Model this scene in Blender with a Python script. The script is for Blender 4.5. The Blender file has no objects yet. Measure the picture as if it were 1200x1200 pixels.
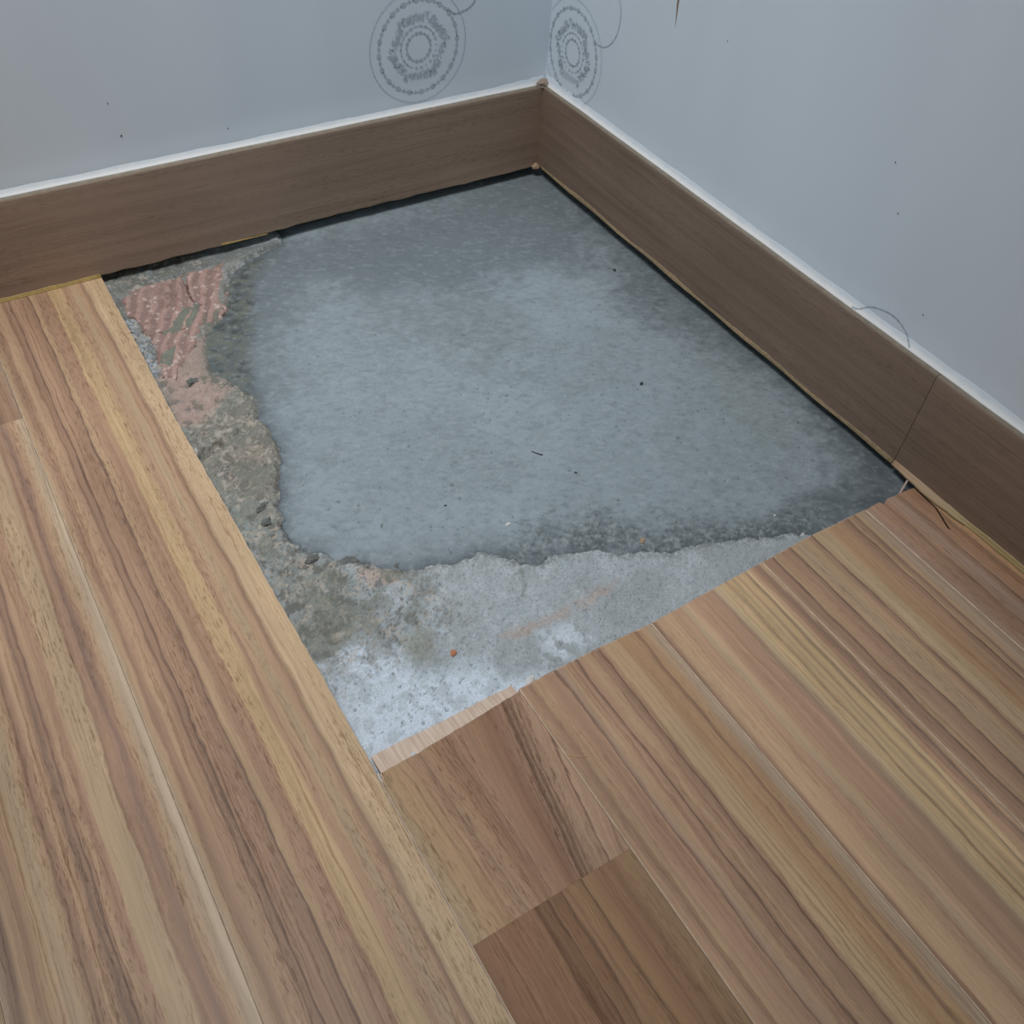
import bpy, bmesh, math, random
import numpy as np
from mathutils import Matrix, Vector

scene = bpy.context.scene
COL = scene.collection
# ------------------------------------------------------------------ camera
R_CAM = [[0.848756, -0.525454, 0.059253], [-0.355918, -0.650561, -0.670889], [0.391069, 0.548332, -0.739187]]
C_CAM = [-0.63912, -0.90536, 0.56451]
FOCAL = 1088.776
cam_data = bpy.data.cameras.new('camera')
cam_data.sensor_width = 36.0
cam_data.sensor_fit = 'HORIZONTAL'
cam_data.lens = 36.0 * FOCAL / 1200.0
cam_data.clip_start = 0.01
cam = bpy.data.objects.new('camera', cam_data)
COL.objects.link(cam)
_r = [Vector(v) for v in R_CAM]
cam.matrix_world = Matrix((
    (_r[0].x, -_r[1].x, -_r[2].x, C_CAM[0]),
    (_r[0].y, -_r[1].y, -_r[2].y, C_CAM[1]),
    (_r[0].z, -_r[1].z, -_r[2].z, C_CAM[2]),
    (0, 0, 0, 1)))
scene.camera = cam
# ------------------------------------------------------------------ light of the room
world = bpy.data.worlds.new('room_light')
scene.world = world
world.use_nodes = True
bg = world.node_tree.nodes['Background']
bg.inputs['Color'].default_value = (0.93, 0.97, 1.0, 1)
bg.inputs['Strength'].default_value = 0.138
lamp_data = bpy.data.lights.new('aimed_overhead_light', 'AREA')
lamp_data.shape = 'DISK'
lamp_data.size = 0.5
lamp_data.energy = 3.0
lamp_data.spread = math.radians(80)  # unseen light, tilted and narrowed so the near floor turns darker
lamp_data.color = (1.0, 0.985, 0.965)
lamp = bpy.data.objects.new('aimed_overhead_light', lamp_data)
COL.objects.link(lamp)
lamp.location = (-0.75, -0.43, 1.5)
lamp.rotation_euler = (Vector((-0.39, -0.20, 0.0)) - Vector(lamp.location)).to_track_quat('-Z', 'Y').to_euler()
vs = scene.view_settings
vs.view_transform = 'Standard'
vs.look = 'None'
vs.gamma = 1.0
vs.exposure = 0.0
vs.use_curve_mapping = False

rng = random.Random(7)
nrng = np.random.default_rng(11)
PI = math.pi
ALB = 1.34          # seen colour -> surface colour

PATCH_EDGE = [(-0.3468, 0.03), (-0.3468, -0.0125), (-0.3612, -0.0187), (-0.3938, -0.025), (-0.4166, -0.0426), (-0.4336, -0.0689), (-0.4445, -0.1034), (-0.4642, -0.1189), (-0.4794, -0.1374), (-0.4888, -0.1595), (-0.4931, -0.1905), (-0.4853, -0.21), (-0.4771, -0.2253), (-0.4747, -0.2469), (-0.4784, -0.2711), (-0.4767, -0.281), (-0.4746, -0.3035), (-0.4779, -0.3213), (-0.4926, -0.3555), (-0.5051, -0.3862), (-0.5108, -0.4074), (-0.5088, -0.4198), (-0.5049, -0.4311), (-0.4902, -0.4472), (-0.4821, -0.4616), (-0.4692, -0.4698), (-0.4608, -0.4783), (-0.4525, -0.4869), (-0.4358, -0.4981), (-0.4262, -0.4985), (-0.4166, -0.499), (-0.4044, -0.5047), (-0.3933, -0.5059), (-0.3817, -0.5063), (-0.3707, -0.5144), (-0.3637, -0.5253), (-0.3614, -0.5345), (-0.3454, -0.5384), (-0.3382, -0.5374), (-0.3303, -0.5367), (-0.3059, -0.5462), (-0.2931, -0.5522), (-0.2867, -0.5588), (-0.2817, -0.5636), (-0.2667, -0.5668), (-0.2448, -0.584), (-0.2341, -0.5817), (-0.1974, -0.5926), (-0.1644, -0.6086), (-0.1302, -0.621), (-0.1, -0.68), (0.03, -0.68), (0.03, 0.03)]
BARE_STRIP = [(-0.545, 0.0044), (-0.3883, -0.0054), (-0.3448, -0.0077), (-0.352, -0.0252), (-0.419, -0.0288), (-0.494, -0.0299), (-0.5203, -0.0302), (-0.5397, -0.032)]
PINK = [(-0.5309, -0.0398), (-0.494, -0.0299), (-0.4296, -0.0271), (-0.4154, -0.0216), (-0.4297, -0.0657), (-0.4452, -0.103), (-0.4627, -0.1196), (-0.4766, -0.1343), (-0.4932, -0.1528), (-0.5114, -0.1724), (-0.5239, -0.1883), (-0.5326, -0.1782), (-0.5281, -0.1565), (-0.5233, -0.1178), (-0.5281, -0.0846), (-0.5321, -0.0587)]
PINK_TAN = [(-0.5315, -0.1647), (-0.4966, -0.1481), (-0.4758, -0.1393), (-0.4904, -0.1689), (-0.492, -0.1967), (-0.4819, -0.2228), (-0.4949, -0.2362), (-0.5115, -0.247), (-0.5303, -0.2562), (-0.5407, -0.2507), (-0.5408, -0.2276), (-0.538, -0.2)]
WHITE_GRIT = [(-0.5398, -0.0017), (-0.531, -0.0314), (-0.5329, -0.0583), (-0.5268, -0.0805), (-0.5331, -0.096), (-0.5231, -0.1224), (-0.5235, -0.1445), (-0.5339, -0.1747), (-0.5401, -0.1715), (-0.5424, -0.1049)]
SMEAR_A = [(-0.5105, -0.1168), (-0.4989, -0.0995), (-0.4861, -0.0918), (-0.4691, -0.0777), (-0.464, -0.0885), (-0.4721, -0.1117), (-0.486, -0.1171), (-0.4979, -0.1171), (-0.5086, -0.1239)]
SMEAR_B = [(-0.5224, -0.1436), (-0.4984, -0.1337), (-0.5069, -0.1516), (-0.5157, -0.1659), (-0.5308, -0.1651)]
BROWN_RIM = [(-0.4674, -0.0982), (-0.4535, -0.0988), (-0.448, -0.1081), (-0.4583, -0.1219), (-0.4738, -0.1265), (-0.473, -0.1144)]
TAN_ROUGH = [(-0.5329, -0.2548), (-0.5122, -0.2467), (-0.4724, -0.2494), (-0.4745, -0.3072), (-0.4884, -0.3509), (-0.5015, -0.3663), (-0.5198, -0.3695), (-0.5326, -0.3549), (-0.5384, -0.31)]
TAN_SPOT = [(-0.5067, -0.3058), (-0.4845, -0.3006), (-0.4744, -0.3109), (-0.4838, -0.33), (-0.4997, -0.3274), (-0.5099, -0.3183)]
OLIVE = [(-0.5374, -0.3523), (-0.5038, -0.3848), (-0.5126, -0.4238), (-0.4832, -0.4639), (-0.4782, -0.4917), (-0.4965, -0.5225), (-0.5258, -0.5344), (-0.5391, -0.5116), (-0.5394, -0.4289)]
LIME = [(-0.5279, -0.539), (-0.502, -0.5342), (-0.4847, -0.5551), (-0.4711, -0.582), (-0.4362, -0.5952), (-0.4283, -0.6121), (-0.3969, -0.6259), (-0.4111, -0.6309), (-0.5417, -0.6304), (-0.5428, -0.5861)]
LIME_B = [(-0.3785, -0.5978), (-0.3529, -0.5943), (-0.3482, -0.6104), (-0.3724, -0.623), (-0.3949, -0.6228)]
PINK_STREAK = [(-0.4092, -0.5805), (-0.3678, -0.5814), (-0.3191, -0.5805), (-0.2983, -0.5804), (-0.3161, -0.5879), (-0.366, -0.5905), (-0.4036, -0.5898)]
PALE_CHIP = [(-0.4724, -0.4719), (-0.462, -0.4747), (-0.448, -0.4971), (-0.4507, -0.5052), (-0.4663, -0.4984), (-0.4752, -0.4839)]
OLIVE_B = [(-0.4725, -0.5448), (-0.4497, -0.5489), (-0.4595, -0.5736), (-0.4747, -0.5758), (-0.48, -0.562)]
CRACK_A = [(-0.47, 0.0002), (-0.4677, -0.0205), (-0.4642, -0.0397), (-0.4685, -0.0631), (-0.4694, -0.0759), (-0.4632, -0.0889)]
CRACK_B = [(-0.5325, -0.113), (-0.5162, -0.1139), (-0.491, -0.1192)]
GROOVE = [(-0.5351, -0.2965), (-0.5144, -0.2895), (-0.4893, -0.2806)]
SEAM_CRACK = [(-0.3631, -0.5385), (-0.3695, -0.5524), (-0.3784, -0.5615)]
DAMP_TOP = [(-0.3902, -0.0231), (0.0146, 0.0034), (-0.0033, -0.1347), (-0.0642, -0.2041), (-0.1414, -0.184), (-0.2354, -0.1811), (-0.299, -0.1489), (-0.3478, -0.107), (-0.4045, -0.1527), (-0.4475, -0.22), (-0.4766, -0.2848), (-0.4698, -0.2083), (-0.4285, -0.0748)]
DAMP_BLOT = [(-0.3181, -0.1477), (-0.2354, -0.1811), (-0.1749, -0.2203), (-0.1828, -0.2745), (-0.2277, -0.3056), (-0.2691, -0.2766), (-0.2708, -0.245), (-0.3324, -0.1976)]
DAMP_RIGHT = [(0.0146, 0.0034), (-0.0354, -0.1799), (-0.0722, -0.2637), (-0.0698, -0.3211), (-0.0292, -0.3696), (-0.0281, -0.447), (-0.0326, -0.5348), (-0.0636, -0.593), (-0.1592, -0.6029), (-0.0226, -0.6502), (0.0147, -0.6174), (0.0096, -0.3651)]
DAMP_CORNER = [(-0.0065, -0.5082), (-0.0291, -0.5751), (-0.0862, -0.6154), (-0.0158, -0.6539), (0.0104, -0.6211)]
DARK_FRONT = [(-0.3651, -0.5275), (-0.3303, -0.4981), (-0.2747, -0.5178), (-0.215, -0.5581), (-0.1492, -0.5921), (-0.1028, -0.6063), (-0.1307, -0.6346), (-0.2404, -0.5896), (-0.3041, -0.5593)]
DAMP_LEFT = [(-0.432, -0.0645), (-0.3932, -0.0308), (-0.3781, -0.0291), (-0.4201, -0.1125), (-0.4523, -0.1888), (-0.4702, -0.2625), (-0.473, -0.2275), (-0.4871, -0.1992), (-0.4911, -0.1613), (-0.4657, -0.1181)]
WARM_SPOT = [(-0.0609, -0.4075), (-0.0326, -0.4519), (-0.046, -0.5144), (-0.0758, -0.5117), (-0.0798, -0.4556)]
RIDGE_DIR = [-0.4285, -0.9035]
P4_EDGE = [(-0.536, -0.6401), (-0.4263, -0.6332)]
P4_CORE = [(-0.5353, -0.623), (-0.4799, -0.6232), (-0.4251, -0.6241)]
FRONT_EDGE = [(-0.4192, -0.6309), (-0.3637, -0.6304), (-0.3062, -0.6323), (-0.1937, -0.6288), (-0.1424, -0.6273), (-0.0753, -0.6283)]
P0_EDGE = [(-0.076, -0.629), (-0.0572, -0.6281), (-0.0548, -0.6317), (-0.0475, -0.6288), (-0.029, -0.6296), (-0.0144, -0.6312)]
CRACK_P0 = [(-0.0144, -0.6312), (-0.0157, -0.645), (-0.0165, -0.6571), (-0.0216, -0.6689), (-0.0256, -0.6787), (-0.0265, -0.6836)]
SLIVER_TOP = [(-0.0127, -0.6028), (-0.0119, -0.6141), (-0.0116, -0.6238)]
JOINT4 = [(-0.5392, -0.7628), (-0.4236, -0.7628)]
JOINT6 = [(-0.6549, -0.1898), (-0.6731, -0.1875)]
LEFT_EDGE = [(-0.5386, -0.007), (-0.5398, -0.1314), (-0.5418, -0.2373), (-0.5402, -0.3646), (-0.5397, -0.4726), (-0.5384, -0.5574), (-0.538, -0.6279), (-0.5362, -0.6455)]
CURL_RIGHT = [(-0.0866, 0.1747), (-0.0946, 0.174), (-0.1043, 0.1768), (-0.113, 0.1834), (-0.1202, 0.1951), (-0.122, 0.2081), (-0.1216, 0.2174), (-0.1163, 0.2263), (-0.1071, 0.234)]
CURL_LEFT = [(-0.1314, 0.1976), (-0.1271, 0.1936), (-0.1229, 0.1916), (-0.1143, 0.1925), (-0.1075, 0.1944), (-0.1024, 0.1979), (-0.0991, 0.2017), (-0.0976, 0.2084)]
CURL_LOW = [(-0.4996, 0.097), (-0.5051, 0.1029), (-0.5129, 0.1093), (-0.5229, 0.1133), (-0.5336, 0.1153), (-0.543, 0.1144), (-0.5521, 0.1111), (-0.5603, 0.1048), (-0.5645, 0.0994)]
TEAR = [(-0.2025, 0.263), (-0.2026, 0.2505), (-0.2049, 0.2302)]
SPECKS_LEFT = [(-0.4829, 0.1329), (-0.4874, 0.1645), (-0.3812, 0.1201)]
SPECKS_RIGHT = [(-0.485, 0.2274), (-0.5611, 0.1316), (-0.2768, 0.2442), (-0.5043, 0.1932)]
DEBRIS = {'orange': (-0.4468, -0.5774), 'grit_a': (-0.1357, -0.3963), 'grit_b': (-0.0442, -0.2253), 'splinter': (-0.2792, -0.4293), 'lump_a': (-0.4363, -0.441), 'flake': (-0.3453, -0.4888), 'crumb_tan': (-0.2571, -0.5576), 'plaster': (-0.41, -0.6258), 'lump_b': (-0.5111, -0.1978), 'lump_c': (-0.5163, -0.3939), 'lump_d': (-0.5134, -0.3774), 'lump_e': (-0.4781, -0.4638), 'pale_a': (-0.1354, -0.6192), 'pale_b': (-0.1392, -0.5897), 'pale_c': (-0.0124, -0.6063), 'lump_f': (-0.4997, -0.4459), 'lump_g': (-0.4439, -0.4818), 'grit_c': (-0.2722, -0.438), 'grit_d': (-0.2609, -0.4658), 'grit_e': (-0.3802, -0.4458)}
CHIP_CORE = (-0.5117, -0.6425)
CHIP_CORNER = (-0.5379, -0.6396)
CHIP_LEFT = (-0.5435, -0.2941)
STICK = [(-0.0262, -0.6261), (-0.0136, -0.6216)]
HAIR = [(-0.4233, -0.6898), (-0.4184, -0.6948), (-0.4111, -0.6983)]
NICK = [(-0.5468, -0.1145), (-0.5383, -0.1129)]
YELLOW_LEFT = [(-0.4116, -0.0135), (-0.3597, -0.0185)]

# ------------------------------------------------------------------ helpers
def lin1(c):
    c /= 255.0
    return c / 12.92 if c <= 0.04045 else ((c + 0.055) / 1.055) ** 2.4

def lin(rgb, k=1.0):
    return tuple(min(0.95, lin1(float(c)) * k) for c in rgb)

def new_mat(name):
    m = bpy.data.materials.new(name)
    m.use_nodes = True
    return m, m.node_tree.nodes, m.node_tree.links, m.node_tree.nodes['Principled BSDF']

def node(N, t, **kw):
    n = N.new(t)
    for k, v in kw.items():
        setattr(n, k, v)
    return n

def math_node(N, L, op, a, b=None, clamp=False):
    n = node(N, 'ShaderNodeMath', operation=op, use_clamp=clamp)
    for i, v in enumerate((a, b)):
        if v is None:
            continue
        if hasattr(v, 'is_linked'):
            L.new(v, n.inputs[i])
        else:
            n.inputs[i].default_value = v
    return n.outputs[0]

def mix_col(N, L, blend, fac, a, b):
    n = node(N, 'ShaderNodeMix', data_type='RGBA', blend_type=blend)
    for s, v in ((n.inputs[0], fac), (n.inputs[6], a), (n.inputs[7], b)):
        if hasattr(v, 'is_linked'):
            L.new(v, s)
        else:
            s.default_value = v if not isinstance(v, tuple) else (*v[:3], 1)
    return n.outputs[2]

def noise(N, L, vec, scale, detail=2.0, rough=0.5):
    n = node(N, 'ShaderNodeTexNoise')
    n.inputs['Scale'].default_value = scale
    n.inputs['Detail'].default_value = detail
    n.inputs['Roughness'].default_value = rough
    L.new(vec, n.inputs['Vector'])
    return n.outputs['Fac']

def scaled(N, L, vec, s, off=(0, 0, 0)):
    n = node(N, 'ShaderNodeMapping')
    n.inputs['Scale'].default_value = s
    n.inputs['Location'].default_value = off
    L.new(vec, n.inputs['Vector'])
    return n.outputs[0]

def link(o, parent=None):
    COL.objects.link(o)
    if parent is not None:
        o.parent = parent
    return o

def mesh_obj(name, me, mats=(), parent=None, smooth=False):
    o = bpy.data.objects.new(name, me)
    for m in mats:
        me.materials.append(m)
    if smooth:
        me.polygons.foreach_set('use_smooth', [True] * len(me.polygons))
    return link(o, parent)

def bm_obj(name, bm, mats=(), parent=None, smooth=False, loc=(0, 0, 0)):
    bmesh.ops.recalc_face_normals(bm, faces=bm.faces)
    me = bpy.data.meshes.new(name)
    bm.to_mesh(me)
    bm.free()
    o = mesh_obj(name, me, mats, parent, smooth)
    o.location = loc
    return o

def tag(o, label, cat, group=None):
    o['label'] = label
    o['category'] = cat
    if group:
        o['group'] = group
    return o

def structure(o):
    o['kind'] = 'structure'
    return o

# ---- numpy noise / masks
_tab = nrng.random((64, 64, 16))
def vnoise(x, y, k=0):
    xi = np.floor(x).astype(int); yi = np.floor(y).astype(int)
    fx = x - xi; fy = y - yi
    fx = fx * fx * (3 - 2 * fx); fy = fy * fy * (3 - 2 * fy)
    t = _tab[:, :, k % 16]
    a = t[xi % 64, yi % 64]; b = t[(xi + 1) % 64, yi % 64]
    c = t[xi % 64, (yi + 1) % 64]; d = t[(xi + 1) % 64, (yi + 1) % 64]
    return (a * (1 - fx) + b * fx) * (1 - fy) + (c * (1 - fx) + d * fx) * fy

def fbm(x, y, f, k=0, octv=4, g=0.55):
    s = 0.0; a = 1.0; n = 0.0
    for o in range(octv):
        s = s + a * vnoise(x * f + 7.3 * o, y * f + 3.1 * o, k + o)
        n += a; a *= g; f *= 2.03
    return s / n            # 0..1

def seg_dist(x, y, pts, closed):
    d = np.full(x.shape, 1e9)
    n = len(pts)
    for i in range(n if closed else n - 1):
        x0, y0 = pts[i]; x1, y1 = pts[(i + 1) % n]
        ex, ey = x1 - x0, y1 - y0
        t = np.clip(((x - x0) * ex + (y - y0) * ey) / (ex * ex + ey * ey + 1e-12), 0, 1)
        d = np.minimum(d, np.hypot(x - x0 - t * ex, y - y0 - t * ey))
    return d

def sdist(x, y, pts):           # positive inside
    ins = np.zeros(x.shape, bool)
    n = len(pts)
    for i in range(n):
        x0, y0 = pts[i]; x1, y1 = pts[(i + 1) % n]
        c = (y0 > y) != (y1 > y)
        with np.errstate(divide='ignore', invalid='ignore'):
            xs = (x1 - x0) * (y - y0) / (y1 - y0) + x0
        ins ^= c & (x < xs)
    d = seg_dist(x, y, pts, True)
    return np.where(ins, d, -d)

def sm(d, w):                   # soft step
    t = np.clip(d / w * 0.5 + 0.5, 0, 1)
    return t * t * (3 - 2 * t)

def grid_mesh(name, X, Y, Z, keep=None):
    ny, nx = X.shape
    co = np.stack([X, Y, Z], -1).reshape(-1, 3)
    idx = np.arange(nx * ny).reshape(ny, nx)
    q = np.stack([idx[:-1, :-1], idx[:-1, 1:], idx[1:, 1:], idx[1:, :-1]], -1).reshape(-1, 4)
    remap = np.arange(nx * ny)
    if keep is not None:
        k = keep.reshape(-1)
        q = q[k[q].all(1)]
        used = np.unique(q)
        remap = np.full(nx * ny, -1); remap[used] = np.arange(len(used))
        q = remap[q]; co = co[used]
    else:
        used = remap
    me = bpy.data.meshes.new(name)
    me.vertices.add(len(co)); me.vertices.foreach_set('co', co.astype(np.float32).ravel())
    me.loops.add(q.size); me.loops.foreach_set('vertex_index', q.astype(np.int32).ravel())
    me.polygons.add(len(q))
    me.polygons.foreach_set('loop_start', (np.arange(len(q)) * 4).astype(np.int32))
    me.polygons.foreach_set('loop_total', np.full(len(q), 4, np.int32))
    me.polygons.foreach_set('use_smooth', np.ones(len(q), bool))
    me.update(calc_edges=True)
    me.validate()
    return me, used

def set_tint(me, rgb):
    a = me.color_attributes.new('tint', 'FLOAT_COLOR', 'POINT')
    v = np.ones((len(rgb), 4), np.float32); v[:, :3] = rgb
    a.data.foreach_set('color', v.ravel())

def relief_mat(name, fine, rough, bump, spec=0.3):
    m, N, L, P = new_mat(name)
    at = node(N, 'ShaderNodeAttribute', attribute_name='tint')
    tc = node(N, 'ShaderNodeTexCoord').outputs['Object']
    n1 = noise(N, L, tc, 700.0, 3.0, 0.7)
    mr = node(N, 'ShaderNodeMapRange')
    L.new(n1, mr.inputs[0])
    mr.inputs[1].default_value = 0.3; mr.inputs[2].default_value = 0.7
    mr.inputs[3].default_value = 1 - fine; mr.inputs[4].default_value = 1 + fine
    c = mix_col(N, L, 'MULTIPLY', 1.0, at.outputs['Color'], mr.outputs[0])
    L.new(c, P.inputs['Base Color'])
    P.inputs['Roughness'].default_value = rough
    P.inputs['Specular IOR Level'].default_value = spec
    b = node(N, 'ShaderNodeBump')
    b.inputs['Strength'].default_value = bump
    b.inputs['Distance'].default_value = 0.0006
    L.new(n1, b.inputs['Height'])
    L.new(b.outputs[0], P.inputs['Normal'])
    return m

def plain_mat(name, rgb, rough=0.7, var=0.12, scale=300.0, k=ALB, bump=0.0):
    m, N, L, P = new_mat(name)
    tc = node(N, 'ShaderNodeTexCoord').outputs['Object']
    n1 = noise(N, L, tc, scale, 3.0, 0.6)
    mr = node(N, 'ShaderNodeMapRange')
    L.new(n1, mr.inputs[0])
    mr.inputs[1].default_value = 0.3; mr.inputs[2].default_value = 0.7
    mr.inputs[3].default_value = 1 - var; mr.inputs[4].default_value = 1 + var
    c = mix_col(N, L, 'MULTIPLY', 1.0, (*lin(rgb, k), 1), mr.outputs[0])
    L.new(c, P.inputs['Base Color'])
    P.inputs['Roughness'].default_value = rough
    P.inputs['Specular IOR Level'].default_value = 0.3
    if bump:
        b = node(N, 'ShaderNodeBump')
        b.inputs['Strength'].default_value = bump
        b.inputs['Distance'].default_value = 0.0005
        L.new(n1, b.inputs['Height'])
        L.new(b.outputs[0], P.inputs['Normal'])
    return m

# ------------------------------------------------------------------ wood
PW = 0.1165
def wood_mat(name, stops, seed, width=PW, warp=0.045, along='Y', k=ALB * 1.12, pore=0.5, slope=0.0, v0=0.0,
             rough=0.42, grain=0.16, wfreq=3.2, cath=None, umax=1.0, hair=.55):
    """bands across the board (u = 0..1) that wander slowly along it, with fine grain and pores"""
    m, N, L, P = new_mat(name)
    tc = node(N, 'ShaderNodeTexCoord').outputs['Object']
    sep = node(N, 'ShaderNodeSeparateXYZ'); L.new(tc, sep.inputs[0])
    if along == 'Y':
        u, v = sep.outputs[0], sep.outputs[1]
    elif along == 'XZ':           # board upright, grain along x
        u, v = sep.outputs[2], sep.outputs[0]
    else:                          # upright, grain along y
        u, v = sep.outputs[2], sep.outputs[1]
    un = math_node(N, L, 'DIVIDE', u, width)
    cb = node(N, 'ShaderNodeCombineXYZ')
    L.new(un, cb.inputs[0]); L.new(v, cb.inputs[1]); cb.inputs[2].default_value = seed * 3.7
    uv = cb.outputs[0]
    w1 = math_node(N, L, 'SUBTRACT', noise(N, L, scaled(N, L, uv, (2.2, wfreq, 1), (seed, seed * 2, 0)), 1.0, 2.0), 0.5)
    w2 = math_node(N, L, 'SUBTRACT', noise(N, L, scaled(N, L, uv, (14, 22, 1), (seed * 5, 0, 0)), 1.0, 3.0), 0.5)
    w3 = math_node(N, L, 'SUBTRACT', noise(N, L, scaled(N, L, uv, (70, 45, 1), (0, seed * 3, 0)), 1.0, 3.0, 0.65), 0.5)
    w = math_node(N, L, 'ADD', math_node(N, L, 'MULTIPLY', w1, warp * 2), math_node(N, L, 'MULTIPLY', w2, 0.045))
    w = math_node(N, L, 'ADD', w, math_node(N, L, 'MULTIPLY', w3, 0.030))
    us = math_node(N, L, 'ADD', un, w)
    if slope:
        dv = math_node(N, L, 'SUBTRACT', v, v0)
        g = un
        if cath is not None:
            mr = node(N, 'ShaderNodeMapRange', interpolation_type='SMOOTHSTEP')
            L.new(un, mr.inputs[0])
            mr.inputs[1].default_value, mr.inputs[2].default_value = cath[0], cath[1]
            mr.inputs[3].default_value, mr.inputs[4].default_value = cath[2], cath[3]
            g = mr.outputs[0]
            dv = math_node(N, L, 'MULTIPLY', dv, g)
        us = math_node(N, L, 'ADD', us, math_node(N, L, 'MULTIPLY', dv, slope))
    stops = [list(q) for q in stops]
    for i in range(1, len(stops) - 1):                    # thin dark growth lines
        if sum(stops[i][1]) < 305:
            for j, sg in ((i - 1, -1), (i + 1, 1)):
                if 0 < j < len(stops) - 1 and .011 < abs(stops[j][0] - stops[i][0]) < .032 and sum(stops[j][1]) > 305:
                    stops[j][0] = stops[i][0] + sg * .011
    stops = stops[:32]
    cr = node(N, 'ShaderNodeValToRGB')
    e = cr.color_ramp.elements
    while len(e) < len(stops):
        e.new(0.5)
    for el, (p, c) in zip(e, stops):
        el.position = p / umax
    for i, (p, c) in enumerate(stops):
        e[i].position = p / umax; e[i].color = (*lin(c, k), 1)
    L.new(math_node(N, L, 'DIVIDE', us, umax), cr.inputs[0])
    col = cr.outputs[0]
    # slow tone drift
    t1 = noise(N, L, scaled(N, L, uv, (2.5, 7, 1), (0, seed, 0)), 1.0, 2.0)
    mr = node(N, 'ShaderNodeMapRange'); L.new(t1, mr.inputs[0])
    mr.inputs[1].default_value = 0.3; mr.inputs[2].default_value = 0.7
    mr.inputs[3].default_value = 0.90; mr.inputs[4].default_value = 1.10
    col = mix_col(N, L, 'MULTIPLY', 1.0, col, mr.outputs[0])
    # thin wandering grain lines
    gv = node(N, 'ShaderNodeCombineXYZ'); L.new(us, gv.inputs[0]); L.new(v, gv.inputs[1]); gv.inputs[2].default_value = seed
    g1 = noise(N, L, scaled(N, L, gv.outputs[0], (55, 5.0, 1)), 1.0, 4.0, 0.65)
    mr = node(N, 'ShaderNodeMapRange'); L.new(g1, mr.inputs[0])
    mr.inputs[1].default_value = 0.28; mr.inputs[2].default_value = 0.72
    mr.inputs[3].default_value = 1 - grain; mr.inputs[4].default_value = 1 + grain
    col = mix_col(N, L, 'MULTIPLY', 1.0, col, mr.outputs[0])
    h1 = noise(N, L, scaled(N, L, gv.outputs[0], (95, 2.2, 1), (2, 7, 0)), 1.0, 3.0, 0.6)
    hr = node(N, 'ShaderNodeMapRange'); L.new(h1, hr.inputs[0])
    hr.inputs[1].default_value = .56; hr.inputs[2].default_value = .66
    hr.inputs[3].default_value = 0.0; hr.inputs[4].default_value = hair
    col = mix_col(N, L, 'MULTIPLY', hr.outputs[0], col, (0.62, 0.53, 0.47, 1))
    h2 = noise(N, L, scaled(N, L, gv.outputs[0], (120, 4, 1), (5, 2, 0)), 1.0, 3.0, 0.6)
    hr = node(N, 'ShaderNodeMapRange'); L.new(h2, hr.inputs[0])
    hr.inputs[1].default_value = .58; hr.inputs[2].default_value = .70
    hr.inputs[3].default_value = 0.0; hr.inputs[4].default_value = hair * .6
    col = mix_col(N, L, 'SCREEN', hr.outputs[0], col, (0.10, 0.085, 0.065, 1))
    # pores : short dark dashes gathered in some bands
    p1 = noise(N, L, scaled(N, L, gv.outputs[0], (190, 85, 1), (3, 1, 0)), 1.0, 2.0, 0.6)
    pm = noise(N, L, scaled(N, L, gv.outputs[0], (7, 3, 1), (9, 4, 0)), 1.0, 1.0)
    a = node(N, 'ShaderNodeMapRange'); L.new(p1, a.inputs[0])
    a.inputs[1].default_value = 0.53; a.inputs[2].default_value = 0.64
    b = node(N, 'ShaderNodeMapRange'); L.new(pm, b.inputs[0])
    b.inputs[1].default_value = 0.38; b.inputs[2].default_value = 0.58
    f = math_node(N, L, 'MULTIPLY', math_node(N, L, 'MULTIPLY', a.outputs[0], b.outputs[0]), pore)
    col = mix_col(N, L, 'MULTIPLY', f, col, (0.52, 0.46, 0.42, 1))
    L.new(col, P.inputs['Base Color'])
    P.inputs['Roughness'].default_value = rough
    P.inputs['Specular IOR Level'].default_value = 0.22
    bp = node(N, 'ShaderNodeBump')
    bp.inputs['Strength'].default_value = 0.12
    bp.inputs['Distance'].default_value = 0.0003
    L.new(g1, bp.inputs['Height'])
    L.new(bp.outputs[0], P.inputs['Normal'])
    return m

T = (164, 137, 111); R = (153, 124, 103); B = (141, 114, 95); D = (122, 97, 80); Y = (171, 146, 113)
G = (160, 139, 115); O = (163, 132, 102); Lt = (182, 164, 142)
ST = {}
ST['P5'] = [(0, G), (.03, T), (.06, B), (.09, R), (.12, T), (.165, R), (.19, D), (.205, B), (.22, B), (.235, (106, 84, 72)), (.25, R),
            (.30, R), (.345, B), (.37, (105, 84, 72)), (.385, T), (.41, T), (.44, R), (.50, R), (.525, (150, 120, 98)), (.535, Y), (.63, Y),
            (.65, T), (.67, R), (.70, T), (.74, G), (.78, T), (.81, R), (.825, (128, 104, 86)), (.85, (176, 152, 124)), (1, (178, 154, 124))]
ST['P6'] = [(0, (150, 130, 112)), (.06, (125, 104, 90)), (.09, T), (.15, B), (.19, T), (.28, G), (.34, T), (.355, B), (.37, D), (.385, B),
            (.40, R), (.44, T), (.47, B), (.485, (120, 98, 84)), (.50, B), (.525, (112, 90, 78)), (.545, R), (.56, T), (.58, R), (.62, R),
            (.63, (166, 143, 116)), (.75, (165, 142, 117)), (.77, B), (.80, R), (.84, (130, 106, 94)), (.87, R), (.90, T), (.95, (166, 146, 124)), (1, Lt)]
ST['P6top'] = [(0, T), (.3, R), (.5, G), (.6, R), (.7, T), (.8, B), (.86, D), (.9, R), (.95, B), (1, (146, 124, 106))]
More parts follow.
